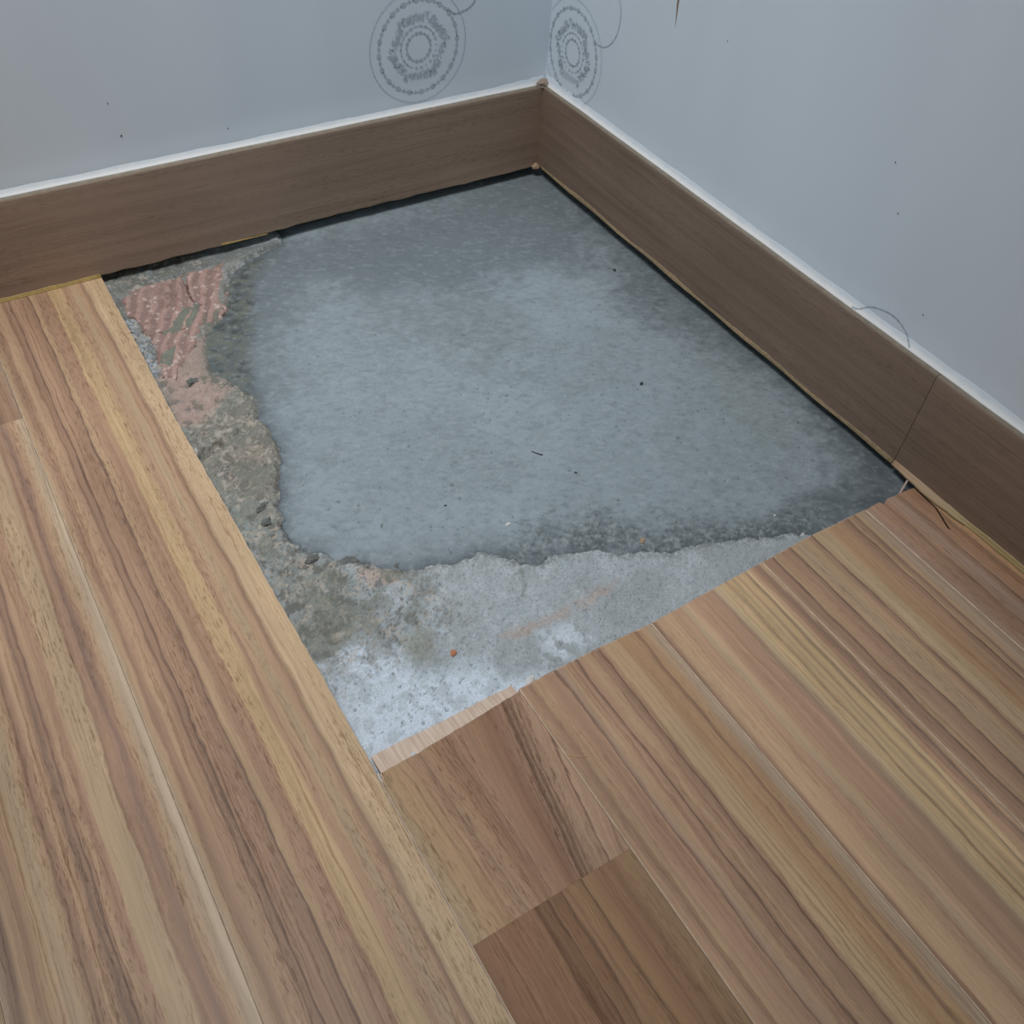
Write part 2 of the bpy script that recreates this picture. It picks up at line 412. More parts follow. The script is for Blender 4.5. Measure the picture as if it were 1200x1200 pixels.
ST['P7'] = [(0, T), (.2, R), (.35, G), (.4, D), (.43, T), (.6, G), (.7, B), (.78, T), (.84, D), (.87, G), (.93, T), (1, G)]
ST['P4'] = [(0, (160, 137, 110)), (.04, (164, 136, 106)), (.12, (158, 130, 102)), (.2, (154, 125, 102)), (.228, (150, 122, 100)), (.238, (124, 98, 80)), (.25, (156, 128, 104)), (.34, (148, 118, 94)), (.42, (138, 109, 88)),
            (.5, (152, 122, 99)), (.56, (146, 117, 96)), (.63, (148, 117, 94)), (.70, (137, 107, 86)), (.76, (130, 100, 80)), (.835, (146, 117, 97)), (.855, (98, 75, 60)),
            (.87, B), (.895, (112, 87, 72)), (.908, (154, 128, 106)), (.932, (116, 92, 76)), (.942, (146, 118, 98)), (.99, (156, 130, 108)), (1.03, R), (1.05, (114, 91, 76)), (1.065, (158, 132, 110)), (1.12, R), (1.145, (118, 95, 79)), (1.16, R), (1.2, (150, 126, 104)), (1.25, G)]
ST['P4b'] = [(0, (136, 106, 84)), (.12, (150, 120, 97)), (.2, (140, 110, 88)), (.3, (154, 124, 102)), (.345, (146, 116, 95)), (.365, (92, 68, 54)), (.39, (128, 100, 81)),
             (.43, (130, 102, 83)), (.45, (100, 77, 63)), (.465, (146, 118, 97)), (.5, (136, 107, 86)), (.525, (142, 113, 92)), (.54, (104, 81, 66)), (.56, (148, 121, 101)), (.62, T), (.655, (158, 130, 108)), (.668, (104, 82, 68)),
             (.685, T), (.75, R), (.85, (150, 121, 100)), (.9, (162, 137, 114)), (.97, (160, 138, 115)), (1, (158, 136, 114))]
ST['P4b'] = [(p, tuple(min(255, int(round((.75 * a + .25 * b) * m))) for a, b, m in zip(c, (140, 112, 90), (1.02, .985, .93)))) for p, c in ST['P4b']]
ST['P3'] = [(0, T), (.06, R), (.085, B), (.10, T), (.2, R), (.255, R), (.275, (116, 93, 80)), (.29, (155, 130, 112)), (.33, T), (.36, R), (.40, R),
            (.412, (101, 80, 69)), (.425, R), (.47, T), (.53, R), (.555, B), (.575, (116, 91, 76)), (.592, R), (.61, (174, 148, 118)), (.70, (172, 146, 117)),
            (.76, O), (.85, (160, 130, 102)), (.875, (130, 104, 85)), (.89, O), (.93, T), (.97, (158, 138, 118)), (1, (172, 152, 130))]
ST['P2'] = [(0, (120, 98, 82)), (.02, B), (.04, T), (.15, T), (.22, R), (.26, G), (.31, T), (.35, R), (.48, R), (.53, (142, 118, 99)),
            (.565, (168, 148, 120)), (.63, Y), (.655, (142, 122, 99)), (.67, Y), (.70, (150, 130, 104)), (.715, Y), (.745, (146, 124, 100)), (.765, Y),
            (.80, Y), (.82, (133, 112, 91)), (.84, (180, 156, 124)), (.87, T), (.90, R), (.945, (124, 102, 88)), (.965, T), (.99, (130, 108, 94)), (1, G)]
ST['P1'] = [(0, T), (.03, R), (.09, B), (.105, (110, 88, 77)), (.12, T), (.2, R), (.25, B), (.268, (98, 79, 68)), (.285, T), (.34, G), (.42, T),
            (.46, B), (.48, (110, 89, 77)), (.5, T), (.53, (169, 147, 119)), (.6, (168, 144, 116)), (.64, O), (.72, (160, 130, 104)), (.785, R), (.81, B),
            (.828, (112, 88, 74)), (.845, T), (.87, R), (.888, (122, 98, 85)), (.905, T), (.96, (158, 139, 120)), (1, (150, 130, 112))]
ST['P0'] = [(0, B), (.02, (155, 130, 115)), (.1, R), (.17, B), (.19, (120, 96, 83)), (.21, R), (.28, (156, 133, 119)), (.335, B), (.35, (126, 100, 85)), (.365, R),
            (.44, (155, 122, 97)), (.49, (128, 101, 82)), (.51, O), (.58, (152, 120, 93)), (1, T)]

core_mat = plain_mat('pale_board_core', (186, 164, 146), 0.8, 0.08, 500)
edge_mat = plain_mat('pale_plank_edge', (196, 178, 158), 0.7, 0.3, 60)

def plank_obj(name, outline, mat, origin, parent, t=0.0075, bev=0.0006, pale='left', label=None, flat=(), core=None):
    """outline in world x,y; counter-clockwise or not; local origin keeps the grain coordinates"""
    bm = bmesh.new()
    top = [bm.verts.new((x - origin[0], y - origin[1], 0)) for x, y in outline]
    f = bm.faces.new(top)
    r = bmesh.ops.extrude_face_region(bm, geom=[f])
    vs_ = [g for g in r['geom'] if isinstance(g, bmesh.types.BMVert)]
    bmesh.ops.translate(bm, verts=vs_, vec=(0, 0, -t))
    bmesh.ops.recalc_face_normals(bm, faces=bm.faces)
    eds = [e for e in bm.edges if all(abs(v.co.z) < 1e-6 for v in e.verts)
           and not any(all(abs(v.co.y + origin[1] - q) < .0006 for v in e.verts) for q in flat)]
    bmesh.ops.bevel(bm, geom=eds, offset=bev, segments=1, affect='EDGES', profile=0.5)
    bm.normal_update()
    for f in bm.faces:
        n = f.normal
        if abs(n.z) < 0.2:
            f.material_index = 1
        elif n.z < 0.95 and n.z > 0.2:
            if pale != 'none' and ((n.x < -0.3 and (pale != 'seam' or f.calc_center_median().x < .01)) or (pale == 'both' and n.x > 0.3)):
                f.material_index = 2
    o = bm_obj(name, bm, (mat, core or core_mat, edge_mat), parent, loc=(origin[0], origin[1], 0))
    if label:
        o['label'] = label
    return o

cut_shade_m = plain_mat('shaded_cut_core', (84, 64, 50), .95, .2, 300)  # shade inside the crack painted on the sliver's side; also the nick's dark
def ragged(p0, p1, n, amp):
    """points from p0 to p1 with small chips"""
    out = []
    for i in range(n + 1):
        t = i / n
        x = p0[0] + (p1[0] - p0[0]) * t; y = p0[1] + (p1[1] - p0[1]) * t
        j = 0 if i in (0, n) else rng.uniform(-1, 1) * amp * (3 if rng.random() < .06 else 1)
        out.append((x, y + j))
    return out

def ragged_line(pts, step, amp):
    out = []
    for i in range(len(pts) - 1):
        L_ = math.hypot(pts[i + 1][0] - pts[i][0], pts[i + 1][1] - pts[i][1])
        n = max(1, int(L_ / step))
        seg = ragged(pts[i], pts[i + 1], n, amp)
        out += seg if i == 0 else seg[1:]
    return out

# ================================================================== the floor
floor_mat = relief_mat('old_screed', 0.20, 0.9, 0.6, 0.15)
patch_mat = relief_mat('fresh_mortar', 0.10, 0.6, 0.3, 0.3)
SP = 0.0012
gx = np.arange(-0.552, 0.036, SP); gy = np.arange(-0.656, 0.036, SP)
X, Y_ = np.meshgrid(gx, gy)
# ragged coordinates for natural outlines
WX = X + (fbm(X, Y_, 60, 1) - .5) * .014 + (fbm(X, Y_, 250, 5) - .5) * .006
WY = Y_ + (fbm(X, Y_, 60, 3) - .5) * .014 + (fbm(X, Y_, 250, 7) - .5) * .006
n1 = fbm(X, Y_, 25, 2, 5); n2 = fbm(X, Y_, 120, 4, 4); n3 = fbm(X, Y_, 420, 6, 3); n4 = fbm(X, Y_, 8, 9, 4)
dP = sdist(X + (fbm(X, Y_, 90, 8) - .5) * .007 + (fbm(X, Y_, 330, 2) - .5) * .005, Y_ + (fbm(X, Y_, 90, 10) - .5) * .007 + (fbm(X, Y_, 330, 4) - .5) * .005, PATCH_EDGE)
fleck = fbm((X * .85 + Y_ * -.5) * .8, (Y_ * .85 + X * .5) * 1.6, 210, 6, 3)

CK = ALB * 1.0
def c3(rgb):
    return np.array(lin(rgb, CK))
def lay(col, rgb, mask):
    return col * (1 - mask[..., None]) + c3(rgb) * mask[..., None]
def poly(pts, w=.003, warped=True):
    return sm(sdist(WX if warped else X, WY if warped else Y_, pts), w)

# --- old screed and what was left on it
col = np.ones(X.shape + (3,)) * c3((158, 169, 176))
col = lay(col, (154, 157, 156), sm(n4 - .5, .12) * .35)
col = lay(col, (130, 131, 126), sm(-.445 - X, .02) * sm(Y_ + .37, .03))
col = lay(col, (170, 178, 184), sm(n2 - .58, .05) * .6 * (1 - sm(-.445 - X, .02) * sm(Y_ + .37, .03)))
col = lay(col, (138, 145, 148), sm(n1 - .55, .08) * .5)
col = lay(col, (122, 130, 134), sm(n3 - .62, .05) * .4)
col = lay(col, (112, 118, 118), poly(BARE_STRIP, .004))
col = lay(col, (134, 131, 123), poly(TAN_ROUGH, .008))
col = lay(col, (114, 117, 110), poly(TAN_ROUGH, .008) * sm(n2 - .52, .06) * .8)
col = lay(col, (146, 136, 126), poly(TAN_SPOT, .006) * .8)
col = lay(col, (128, 134, 132), poly(OLIVE, .014))
col = lay(col, (150, 146, 136), poly(OLIVE, .012) * sm(n2 - .60, .06) * .7)
col = lay(col, (110, 116, 113), poly(OLIVE, .012) * sm(.36 - n2, .08) * .7)
col = lay(col, (148, 152, 152), poly(OLIVE, .012) * sm(n3 - .62, .05) * .6)
col = lay(col, (154, 138, 130), poly(PINK_TAN, .006))
col = lay(col, (120, 118, 110), poly(PINK_TAN, .006) * sm(n1 - .57, .05))
col = lay(col, (172, 152, 144), poly(PINK_TAN, .006) * sm(n2 - .6, .05) * .7)
col = lay(col, (104, 78, 68), poly(BROWN_RIM, .004))
PT = poly(PINK_TAN, .006)
lime = poly(LIME, .012)
col = lay(col, (193, 205, 217), lime * (.75 + .25 * sm(n1 - .4, .1)))
col = lay(col, (136, 144, 150), lime * sm(.27 - n3, .05) * .55)
col = lay(col, (160, 168, 175), lime * sm(n2 - .57, .06) * .55)
col = lay(col, (188, 198, 208), poly(LIME_B, .01) * sm(n2 - .47, .07))
col = lay(col, (164, 152, 147), poly(PINK_STREAK, .004) * sm(n1 - .40, .1) * .85)
col = lay(col, (168, 156, 148), poly(PALE_CHIP, .003) * sm(n2 - .38, .08))
col = lay(col, (140, 143, 137), poly(OLIVE_B, .006) * .8)
wg = poly(WHITE_GRIT, .003)
col = lay(col, (104, 112, 118), wg)
col = lay(col, (160, 168, 174), wg * sm(n3 - .46, .06))
col = lay(col, (112, 114, 112), wg * sm(n1 - .52, .06) * .8)
lip = np.exp(-(np.clip(-dP, 0, 1) / .005) ** 2)  # crease shade and light catch painted along the old lip
col = lay(col, (104, 108, 106), lip * sm(n3 - .45, .08) * .6)
col = lay(col, (176, 178, 176), lip * sm(.42 - n3, .06) * .4 * sm(X + .46, .03))
col = lay(col, (126, 124, 116), sm(-.40 - X, .02) * sm(Y_ + .40, .03) * sm(.010 + dP, .008) * .6)
rgh = sm(-.43 - X, .03) * sm(Y_ + .56, .04)
col = lay(col, (98, 97, 91), rgh * sm(.40 - n2, .04) * .65)
col = lay(col, (84, 78, 72), rgh * sm(n3 - .66, .03) * .7)
col = lay(col, (168, 160, 150), rgh * sm(fbm(X, Y_, 260, 11, 3) - .64, .04) * .7)
col = lay(col, (112, 114, 106), rgh * sm(fbm(X, Y_, 55, 15, 4) - .56, .05) * .55)
crk = seg_dist(X + (n2 - .5) * .004, Y_ + (n3 - .5) * .003, SEAM_CRACK, False)
col = lay(col, (98, 100, 96), sm(.0012 - crk, .002) * sm(n3 - .4, .1) * .6)
grv = seg_dist(X, Y_ + (n2 - .5) * .004, GROOVE, False)
# pits and grains of the old surface
col = lay(col, (98, 103, 104), sm(.27 - n3, .03) * .5)
col = lay(col, (176, 178, 176), sm(n3 - .76, .03) * .45)
col = lay(col, (158, 138, 131), PT * sm(n2 - .36, .08) * .6)
Z = -.0096 + (n1 - .5) * .003 + (n2 - .5) * .0022 + (n3 - .5) * .0012
Z = Z + .0022 * np.exp(-(dP / .012) ** 2) * (dP < 0)          # broken lip along the fresh mortar
Z = Z - .0035 * sm(.004 - grv, .003) + .0035 * np.exp(-((grv - .009) / .004) ** 2)
Z = Z + wg * (n3 - .4) * .005
Z = Z + rgh * ((n2 - .5) * .0040 + (fbm(X, Y_, 55, 15, 4) - .5) * .0035)
Z = np.where(dP > 0, Z - .0045 * sm(dP - .003, .004), Z)       # drops under the fresh mortar
Z = Z - .0012 * poly(PINK, .004)
Z = np.minimum(Z, -.0081)
me, used = grid_mesh('floor', X, Y_, Z)
set_tint(me, col.reshape(-1, 3)[used])
floor = mesh_obj('floor', me, (floor_mat,))
structure(floor)
# the screed going on under the planks and the walls
bm = bmesh.new()
x0, x1, y0, y1 = gx[0], gx[-1], gy[0], gy[-1]
for a, b_, c_, d_ in ((-1.5, y0 - 1.2, .16, y0 + .004), (-1.5, y0, x0 + .004, .16), (x0, y1 - .004, .16, .16), (x1 - .004, y0, .16, y1)):
    for f in bmesh.ops.create_cube(bm, size=1.0)['verts']:
        f.co = Vector(((a + c_) / 2 + f.co.x * (c_ - a), (b_ + d_) / 2 + f.co.y * (d_ - b_), -.0165 + f.co.z * .009))
screed_mat = plain_mat('screed_under_planks', (120, 124, 120), .9)
bm_obj('screed', bm, (screed_mat,), floor)

# --- pink ridged bed and grey smears stuck on the screed
def relief_piece(name, region, zfun, cfun, mat, parent, label=None, sp=.0010):
    xs = [p[0] for p in region]; ys = [p[1] for p in region]
    ax = np.arange(min(xs) - .006, max(xs) + .006, sp); ay = np.arange(min(ys) - .006, max(ys) + .006, sp)
    x, y = np.meshgrid(ax, ay)
    wx = x + (fbm(x, y, 60, 1) - .5) * .014 + (fbm(x, y, 250, 5) - .5) * .006
    wy = y + (fbm(x, y, 60, 3) - .5) * .014 + (fbm(x, y, 250, 7) - .5) * .006
    d = sdist(wx, wy, region)
    z = zfun(x, y, d); c = cfun(x, y, d)
    me_, us = grid_mesh(name, x, y, z, d > -.0012)
    set_tint(me_, c.reshape(-1, 3)[us])
    o = mesh_obj(name, me_, (mat,), parent)
    if label:
        o['label'] = label
    return o

def pink_z(x, y, d):
    px_, py_ = -RIDGE_DIR[1], RIDGE_DIR[0]
    q = (x * px_ + y * py_) + (fbm(x, y, 22, 2) - .5) * .014
    rid = np.sin(q * 2 * PI / .0120) * sm(fbm(x, y, 28, 13) - .42, .16)
    z = -.0084 + rid * .0010 * sm(fbm(x, y, 30, 4) - .35, .15) + (fbm(x, y, 150, 6) - .5) * .0012
    ck = np.minimum(seg_dist(x + (fbm(x, y, 200, 3) - .5) * .003, y, CRACK_A, False), seg_dist(x, y + (fbm(x, y, 200, 3) - .5) * .003, CRACK_B, False))
    z = z - .0018 * sm(.0010 - ck, .001)
    return np.minimum(z - .0035 * sm(.0005 - d, .0015), -.0076)
def pink_c(x, y, d):
    px_, py_ = -RIDGE_DIR[1], RIDGE_DIR[0]
    q = (x * px_ + y * py_) + (fbm(x, y, 22, 2) - .5) * .014
    rid = np.sin(q * 2 * PI / .0120) * sm(fbm(x, y, 28, 13) - .42, .16)
    n = fbm(x, y, 35, 11, 4); m = fbm(x, y, 200, 12, 3)
    c = np.ones(x.shape + (3,)) * c3((143, 122, 117))
    c = lay(c, (164, 138, 130), sm(rid - .1, .5) * .75)
    c = lay(c, (128, 104, 97), sm(n - .58, .08) * .3)
    c = lay(c, (124, 100, 94), sm(-rid - .35, .4) * .35)
    c = lay(c, (190, 172, 166), sm(m - .72, .03) * .8)
    c = lay(c, (120, 100, 92), sm(.30 - m, .04) * .7)
    ck = np.minimum(seg_dist(x + (fbm(x, y, 200, 3) - .5) * .003, y, CRACK_A, False), seg_dist(x, y + (fbm(x, y, 200, 3) - .5) * .003, CRACK_B, False))
    return lay(c, (78, 56, 48), sm(.0009 - ck, .0009))
relief_piece('plaster_bed', PINK, pink_z, pink_c, floor_mat, floor, 'pink ridged plaster bed with a dark crack')
def smear_z(x, y, d):
    return -.0077 + (fbm(x, y, 120, 6) - .5) * .0012 - .0028 * sm(.0012 - d, .0022)
def smear_c(x, y, d):
    return np.ones(x.shape + (3,)) * c3((114, 117, 107)) * (.85 + .3 * fbm(x, y, 90, 3))[..., None]
relief_piece('mortar_smear', SMEAR_A, smear_z, smear_c, floor_mat, floor)
relief_piece('mortar_smear', SMEAR_B, smear_z, smear_c, floor_mat, floor)

# --- fresh mortar patch, a slab of its own
n5 = fbm(X * .8 + Y_ * .6, Y_ * .8 - X * .6, 1, 13)
ca, sa = math.cos(-.25), math.sin(-.25)
SX, SY = X * ca - Y_ * sa, X * sa + Y_ * ca
stroke = fbm(SX * .35, SY * 1.6, 45, 14, 5)                 # trowel strokes
stroke2 = fbm(SX * .3, SY * 1.8, 110, 3, 4)
col = np.ones(X.shape + (3,)) * c3((131, 142, 149))
col = lay(col, (140, 152, 159), sm(n4 - .52, .12) * .6)
col = lay(col, (124, 136, 140), sm(stroke - .56, .08) * .15)
col = lay(col, (120, 131, 135), sm(n1 - .55, .1) * .35)
col = lay(col, (112, 122, 126), sm(n2 - .6, .06) * .25)
col = lay(col, (148, 159, 164), sm(n3 - .62, .06) * .2)
soft = (stroke - .5) * .02 + (n1 - .5) * .04 + (stroke2 - .5) * .012 + (n2 - .5) * .02
def pm(pts, w):
    return sm(sdist(X, Y_, pts) + soft, w)
col = lay(col, (96, 105, 112), pm(DAMP_TOP, .035) * (.50 + .5 * n2))
col = lay(col, (118, 128, 131), pm(DAMP_TOP, .03) * sm(n2 - .52, .08) * .4)
col = lay(col, (116, 125, 129), pm(DAMP_BLOT, .028) * (.25 + .7 * n2))
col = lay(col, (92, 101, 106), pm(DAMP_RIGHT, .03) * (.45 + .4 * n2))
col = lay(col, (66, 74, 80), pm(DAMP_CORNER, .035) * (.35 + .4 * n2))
col = lay(col, (102, 111, 114), pm(DARK_FRONT, .022) * .72)  # darker band along the front rim
col = lay(col, (122, 132, 124), pm(WARM_SPOT, .02) * .25)
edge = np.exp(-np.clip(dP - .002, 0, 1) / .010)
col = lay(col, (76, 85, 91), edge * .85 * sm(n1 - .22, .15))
col = lay(col, (52, 57, 58), sm(.0022 - dP, .0018) * sm(n2 - .33, .1) * .85)  # crease shade at the rim painted as a dark line
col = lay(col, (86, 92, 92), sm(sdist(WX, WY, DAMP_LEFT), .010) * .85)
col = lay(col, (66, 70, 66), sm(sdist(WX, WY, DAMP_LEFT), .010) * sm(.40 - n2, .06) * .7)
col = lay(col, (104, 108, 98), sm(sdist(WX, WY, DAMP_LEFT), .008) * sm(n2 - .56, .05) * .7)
col = lay(col, (70, 74, 72), pm(DARK_FRONT, .016) * sm(.36 - n3, .05) * .6)
col = lay(col, (150, 156, 156), pm(DARK_FRONT, .016) * sm(n3 - .66, .04) * .5)
col = lay(col, (84, 93, 98), sm(fleck - .66, .05) * (.22 + .5 * pm(DARK_FRONT, .05) + .25 * pm(DAMP_RIGHT, .05)))
col = lay(col, (158, 168, 172), sm(.33 - fleck, .05) * .22)
# faint wipe marks and pinholes
pits = np.zeros(X.shape)
for i in range(420):
    px_, py_ = rng.uniform(-.5, -.02), rng.uniform(-.62, -.12)
    if py_ > -.3 and rng.random() < .7:
        continue
    r_ = rng.uniform(.0006, .0013) * (1.5 if rng.random() < .1 else 1)
    i0 = int((py_ - gy[0]) / SP); j0 = int((px_ - gx[0]) / SP)
    s_ = (slice(max(0, i0 - 4), i0 + 5), slice(max(0, j0 - 4), j0 + 5))
    an = rng.uniform(0, PI)
    dx, dy = X[s_] - px_, Y_[s_] - py_
    el = np.hypot(dx * math.cos(an) + dy * math.sin(an), (dy * math.cos(an) - dx * math.sin(an)) * rng.uniform(1, 2))
    pits[s_] = np.maximum(pits[s_], np.clip(1.4 - el / r_, 0, 1))
col = lay(col, (72, 80, 82), pits * .75)
Zp = -.0108 + (n4 - .5) * .0022 + (stroke - .5) * .0010 + (n3 - .5) * .0004 - pits * .0008
Zp = Zp - .0016 * np.exp(-np.clip(dP, 0, 1) / .006) + (n2 - .5) * .0016 * np.exp(-np.clip(dP, 0, 1) / .015)
Zp = Zp + sm(sdist(WX, WY, DAMP_LEFT), .008) * (n2 - .45) * .004
Zp = np.where(dP < .001, Zp - .003 * sm(.001 - dP, .002), Zp)
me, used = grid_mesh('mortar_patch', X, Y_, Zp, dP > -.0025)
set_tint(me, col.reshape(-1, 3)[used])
tag(mesh_obj('mortar_patch', me, (patch_mat,)), 'smooth grey mortar patch with damp parts and dark edges filling the opening in the wooden floor', 'mortar')

# ================================================================== planks
XS = [-.009, -.0751, -.1933, -.3081, -.4244, -.5388, -.6552, -.7717, -.8882, -1.0047, -1.1212]
YF = -1.42
M = {}
M['P0'] = wood_mat('plank_wood_a', ST['P0'], 1.3, warp=.03)
M['P1'] = wood_mat('plank_wood_b', ST['P1'], 2.1, warp=.03, pore=.3)
M['P2'] = wood_mat('plank_wood_c', ST['P2'], 3.4, k=ALB * 1.3, warp=.03, pore=.3)
M['P3'] = wood_mat('plank_wood_d', ST['P3'], 4.2, warp=.035, pore=.35)
M['P4'] = wood_mat('plank_wood_e', ST['P4'], 5.7, warp=.04, slope=-1.5, v0=-.0, cath=(.35, .72, -.45, 1.0), pore=.8, umax=1.25)
M['P4b'] = wood_mat('plank_wood_f', ST['P4b'], 6.6, k=ALB * .90, warp=.035, pore=.45)  # a soft shadow over this board is put into its darker colour
M['P5'] = wood_mat('plank_wood_g', ST['P5'], 7.9, warp=.03, pore=.8, hair=.8)
M['P6'] = wood_mat('plank_wood_h', ST['P6'], 8.5, warp=.035, pore=.8, hair=.75)
M['P6top'] = wood_mat('plank_wood_i', ST['P6top'], 9.1, warp=.04)
M['P7'] = wood_mat('plank_wood_j', ST['P7'], 10.2, warp=.045)
g_ = .00012
def rect(xa, xb, ya, yb):
    return [(xa + g_, ya + .00004), (xb - g_, ya + .00004), (xb - g_, yb - .00004), (xa + g_, yb - .00004)]
# right of the opening, running towards the viewer
fe = FRONT_EDGE
def front_plank(i, key, pts):
    xa, xb = XS[i + 1], XS[i]
    top = ragged_line(pts, .004, .00035)
    top = [(max(xa + g_, min(xb - g_, x)), y) for x, y in top]
    out = [(xa + g_, YF), (xb - g_, YF)] + top[::-1]
    return plank_obj('plank', out, M[key], (xa, -.63), floor)
FP = {}
FP[3] = front_plank(3, 'P3', [(XS[4], fe[0][1] - .0002), fe[1], (XS[3], fe[2][1])])
FP[2] = front_plank(2, 'P2', [(XS[3], fe[2][1]), (-.25, -.6302), (XS[2], fe[3][1])])
FP[1] = front_plank(1, 'P1', [(XS[2], fe[3][1]), fe[4], (XS[1], fe[5][1])])
def chipped_edge(par, pts, step=.0022, w=.0009):
    bm = bmesh.new()
    for a, b_ in zip(pts[:-1], pts[1:]):
        n = max(1, int(math.hypot(b_[0] - a[0], b_[1] - a[1]) / step))
        for i in range(n):
            if rng.random() < .22:
                continue
            xa, ya = a[0] + (b_[0] - a[0]) * i / n, a[1] + (b_[1] - a[1]) * i / n
            xb, yb = a[0] + (b_[0] - a[0]) * (i + 1) / n, a[1] + (b_[1] - a[1]) * (i + 1) / n
            q = [(xa, ya + .0002, -.0003), (xa, ya - w * rng.uniform(.4, 1.5), .00012), (xb, yb - w * rng.uniform(.4, 1.5), .00012), (xb, yb + .0002, -.0003)]
            lo = [bm.verts.new((x - par.location.x, y - par.location.y, -.0012)) for x, y, z in q]
            hi = [bm.verts.new((x - par.location.x, y - par.location.y, z)) for x, y, z in q]
            bm.faces.new(hi); bm.faces.new(lo[::-1])
            for k in range(4):
                bm.faces.new((lo[k], lo[(k + 1) % 4], hi[(k + 1) % 4], hi[k]))
    o = bm_obj('chipped_edge', bm, (core_mat,), par)
    o['kind'] = 'stuff'
for pl_, pts_ in ((FP[3], [(XS[4] + .0005, fe[0][1] - .0004), fe[1], (XS[3] - .0003, fe[2][1])]), (FP[2], [(XS[3] + .0003, fe[2][1]), (-.25, -.6302), (XS[2] - .0003, fe[3][1])]),
                  (FP[1], [(XS[2] + .0003, fe[3][1]), fe[4], (XS[1] - .0003, fe[5][1])])):
    chipped_edge(pl_, [(x, y - .0003) for x, y in pts_])
# the plank by the right wall: cracked, with a sliver left beside the baseboard
cr = CRACK_P0
top = ragged_line([(XS[1] + g_, P0_EDGE[0][1])] + P0_EDGE[1:], .004, .0003)
out = [(XS[1] + g_, YF), (.004, YF), (.004, -.6838), (cr[-1][0] + .0006, cr[-1][1])]
out += [(x - .0020, y) for x, y in cr[::-1]][1:] + top[::-1][1:]
plank_obj('plank', out, M['P0'], (XS[1], -.63), floor, flat=(-.6838,), pale='seam')
out = [(.004, -.68376), (cr[-1][0] + .0010, -.68376)] + [(x + .0007, y) for x, y in cr[::-1]][1:] + [(-.0115, -.6305), (.004, -.6300)]
sl = plank_obj('plank', out, M['P0'], (XS[1], -.63), floor, flat=(-.68376,), pale='none', core=cut_shade_m, label='narrow broken sliver of plank along the baseboard')
sl.location.z = -.0009
# the plank whose face is cut back so that its pale core shows
p4 = [(XS[5] + .0022, P4_EDGE[0][1]), (-.50, -.6385), (-.47, -.6365), (XS[4] - g_, P4_EDGE[1][1])]
top = ragged_line(p4, .004, .0003)
J4 = JOINT4[0][1]
out = [(XS[5] + g_, J4 + .00004), (XS[4] - g_, J4 + .00004)] + top[::-1] + [(XS[5] + .0022, -.644), (XS[5] + g_, -.646)]
pl4 = plank_obj('plank', out, M['P4'], (XS[5], -.63), floor, flat=(J4,))
plank_obj('plank', rect(XS[5], XS[4], YF, J4), M['P4b'], (XS[5], -.63), floor, flat=(J4,))
# left of the opening, up to the back baseboard
le = ragged_line([(XS[5], .004)] + LEFT_EDGE[:-1], .006, .0001)
le = [(x + rng.uniform(-1, 1) * .00035, y) for x, y in le]
out = [(XS[6] + g_, YF), (XS[5] - g_, YF), (XS[5] - g_, -.648)] + le[::-1] + [(XS[6] + g_, .004)]
p5 = plank_obj('plank', out, M['P5'], (XS[6], 0), floor, pale='both')
bm = bmesh.new()
(ax_, ay_), (bx_, by_) = NICK
q = [(ax_, ay_), (bx_, by_ - .0004), (bx_, by_ + .0005)]
lo = [bm.verts.new((x - XS[6], y, -.0006)) for x, y in q]; hi = [bm.verts.new((x - XS[6], y, .00008)) for x, y in q]
bm.faces.new(hi); bm.faces.new(lo[::-1])
for k in range(3):
    bm.faces.new((lo[k], lo[(k + 1) % 3], hi[(k + 1) % 3], hi[k]))
o = bm_obj('saw_nick', bm, (cut_shade_m,), p5); o['label'] = 'dark saw nick at the edge of the opening'
J6 = JOINT6[0][1]
plank_obj('plank', rect(XS[7], XS[6], YF, J6), M['P6'], (XS[7], 0), floor, flat=(J6,))
plank_obj('plank', rect(XS[7], XS[6], J6, .004), M['P6top'], (XS[7], 0), floor, flat=(J6,))
for i in range(7, 10):
    yj = (-.52, -.95, -.33)[i - 7]
    if i == 7:
        plank_obj('plank', rect(XS[8], XS[7], YF, .004), M['P7'], (XS[8], 0), floor)
    else:
        plank_obj('plank', rect(XS[i + 1], XS[i], YF, yj), M[('P6', 'P3')[i % 2]], (XS[i + 1], 0), floor)
        plank_obj('plank', rect(XS[i + 1], XS[i], yj, .004), M[('P5', 'P1')[i % 2]], (XS[i + 1], 0), floor)
# exposed core ledge with saw marks
sawm, N, L, P = new_mat('sawn_board_core')
tc = node(N, 'ShaderNodeTexCoord').outputs['Object']
sw = noise(N, L, scaled(N, L, tc, (420, 30, 30)), 1.0, 2.0)
rp = node(N, 'ShaderNodeValToRGB')
rp.color_ramp.elements[0].position = .35; rp.color_ramp.elements[0].color = (*lin((184, 163, 147), ALB), 1)
rp.color_ramp.elements[1].position = .65; rp.color_ramp.elements[1].color = (*lin((206, 188, 172), ALB), 1)
L.new(sw, rp.inputs[0]); L.new(rp.outputs[0], P.inputs['Base Color'])
P.inputs['Roughness'].default_value = .85
bm = bmesh.new()
na = 36
rows = []
for i in range(na + 1):
    t = i / na
    x = XS[5] + .0035 + (XS[4] - .001 - XS[5] - .0035) * t
    yo = -.6236 + .0004 * math.sin(t * 9) + rng.uniform(-.0003, .0003)
    yi = p4[0][1] + (p4[-1][1] - p4[0][1]) * t
    saw = rng.uniform(-.0003, .0003)
    rows.append([bm.verts.new(v) for v in ((x, yo, -.0074), (x, yo - .0002, -.0058), (x, yo - .004 + saw, -.0046), (x, yi - .0035, -.0016 + saw * .4), (x, yi - .005, -.0074))])
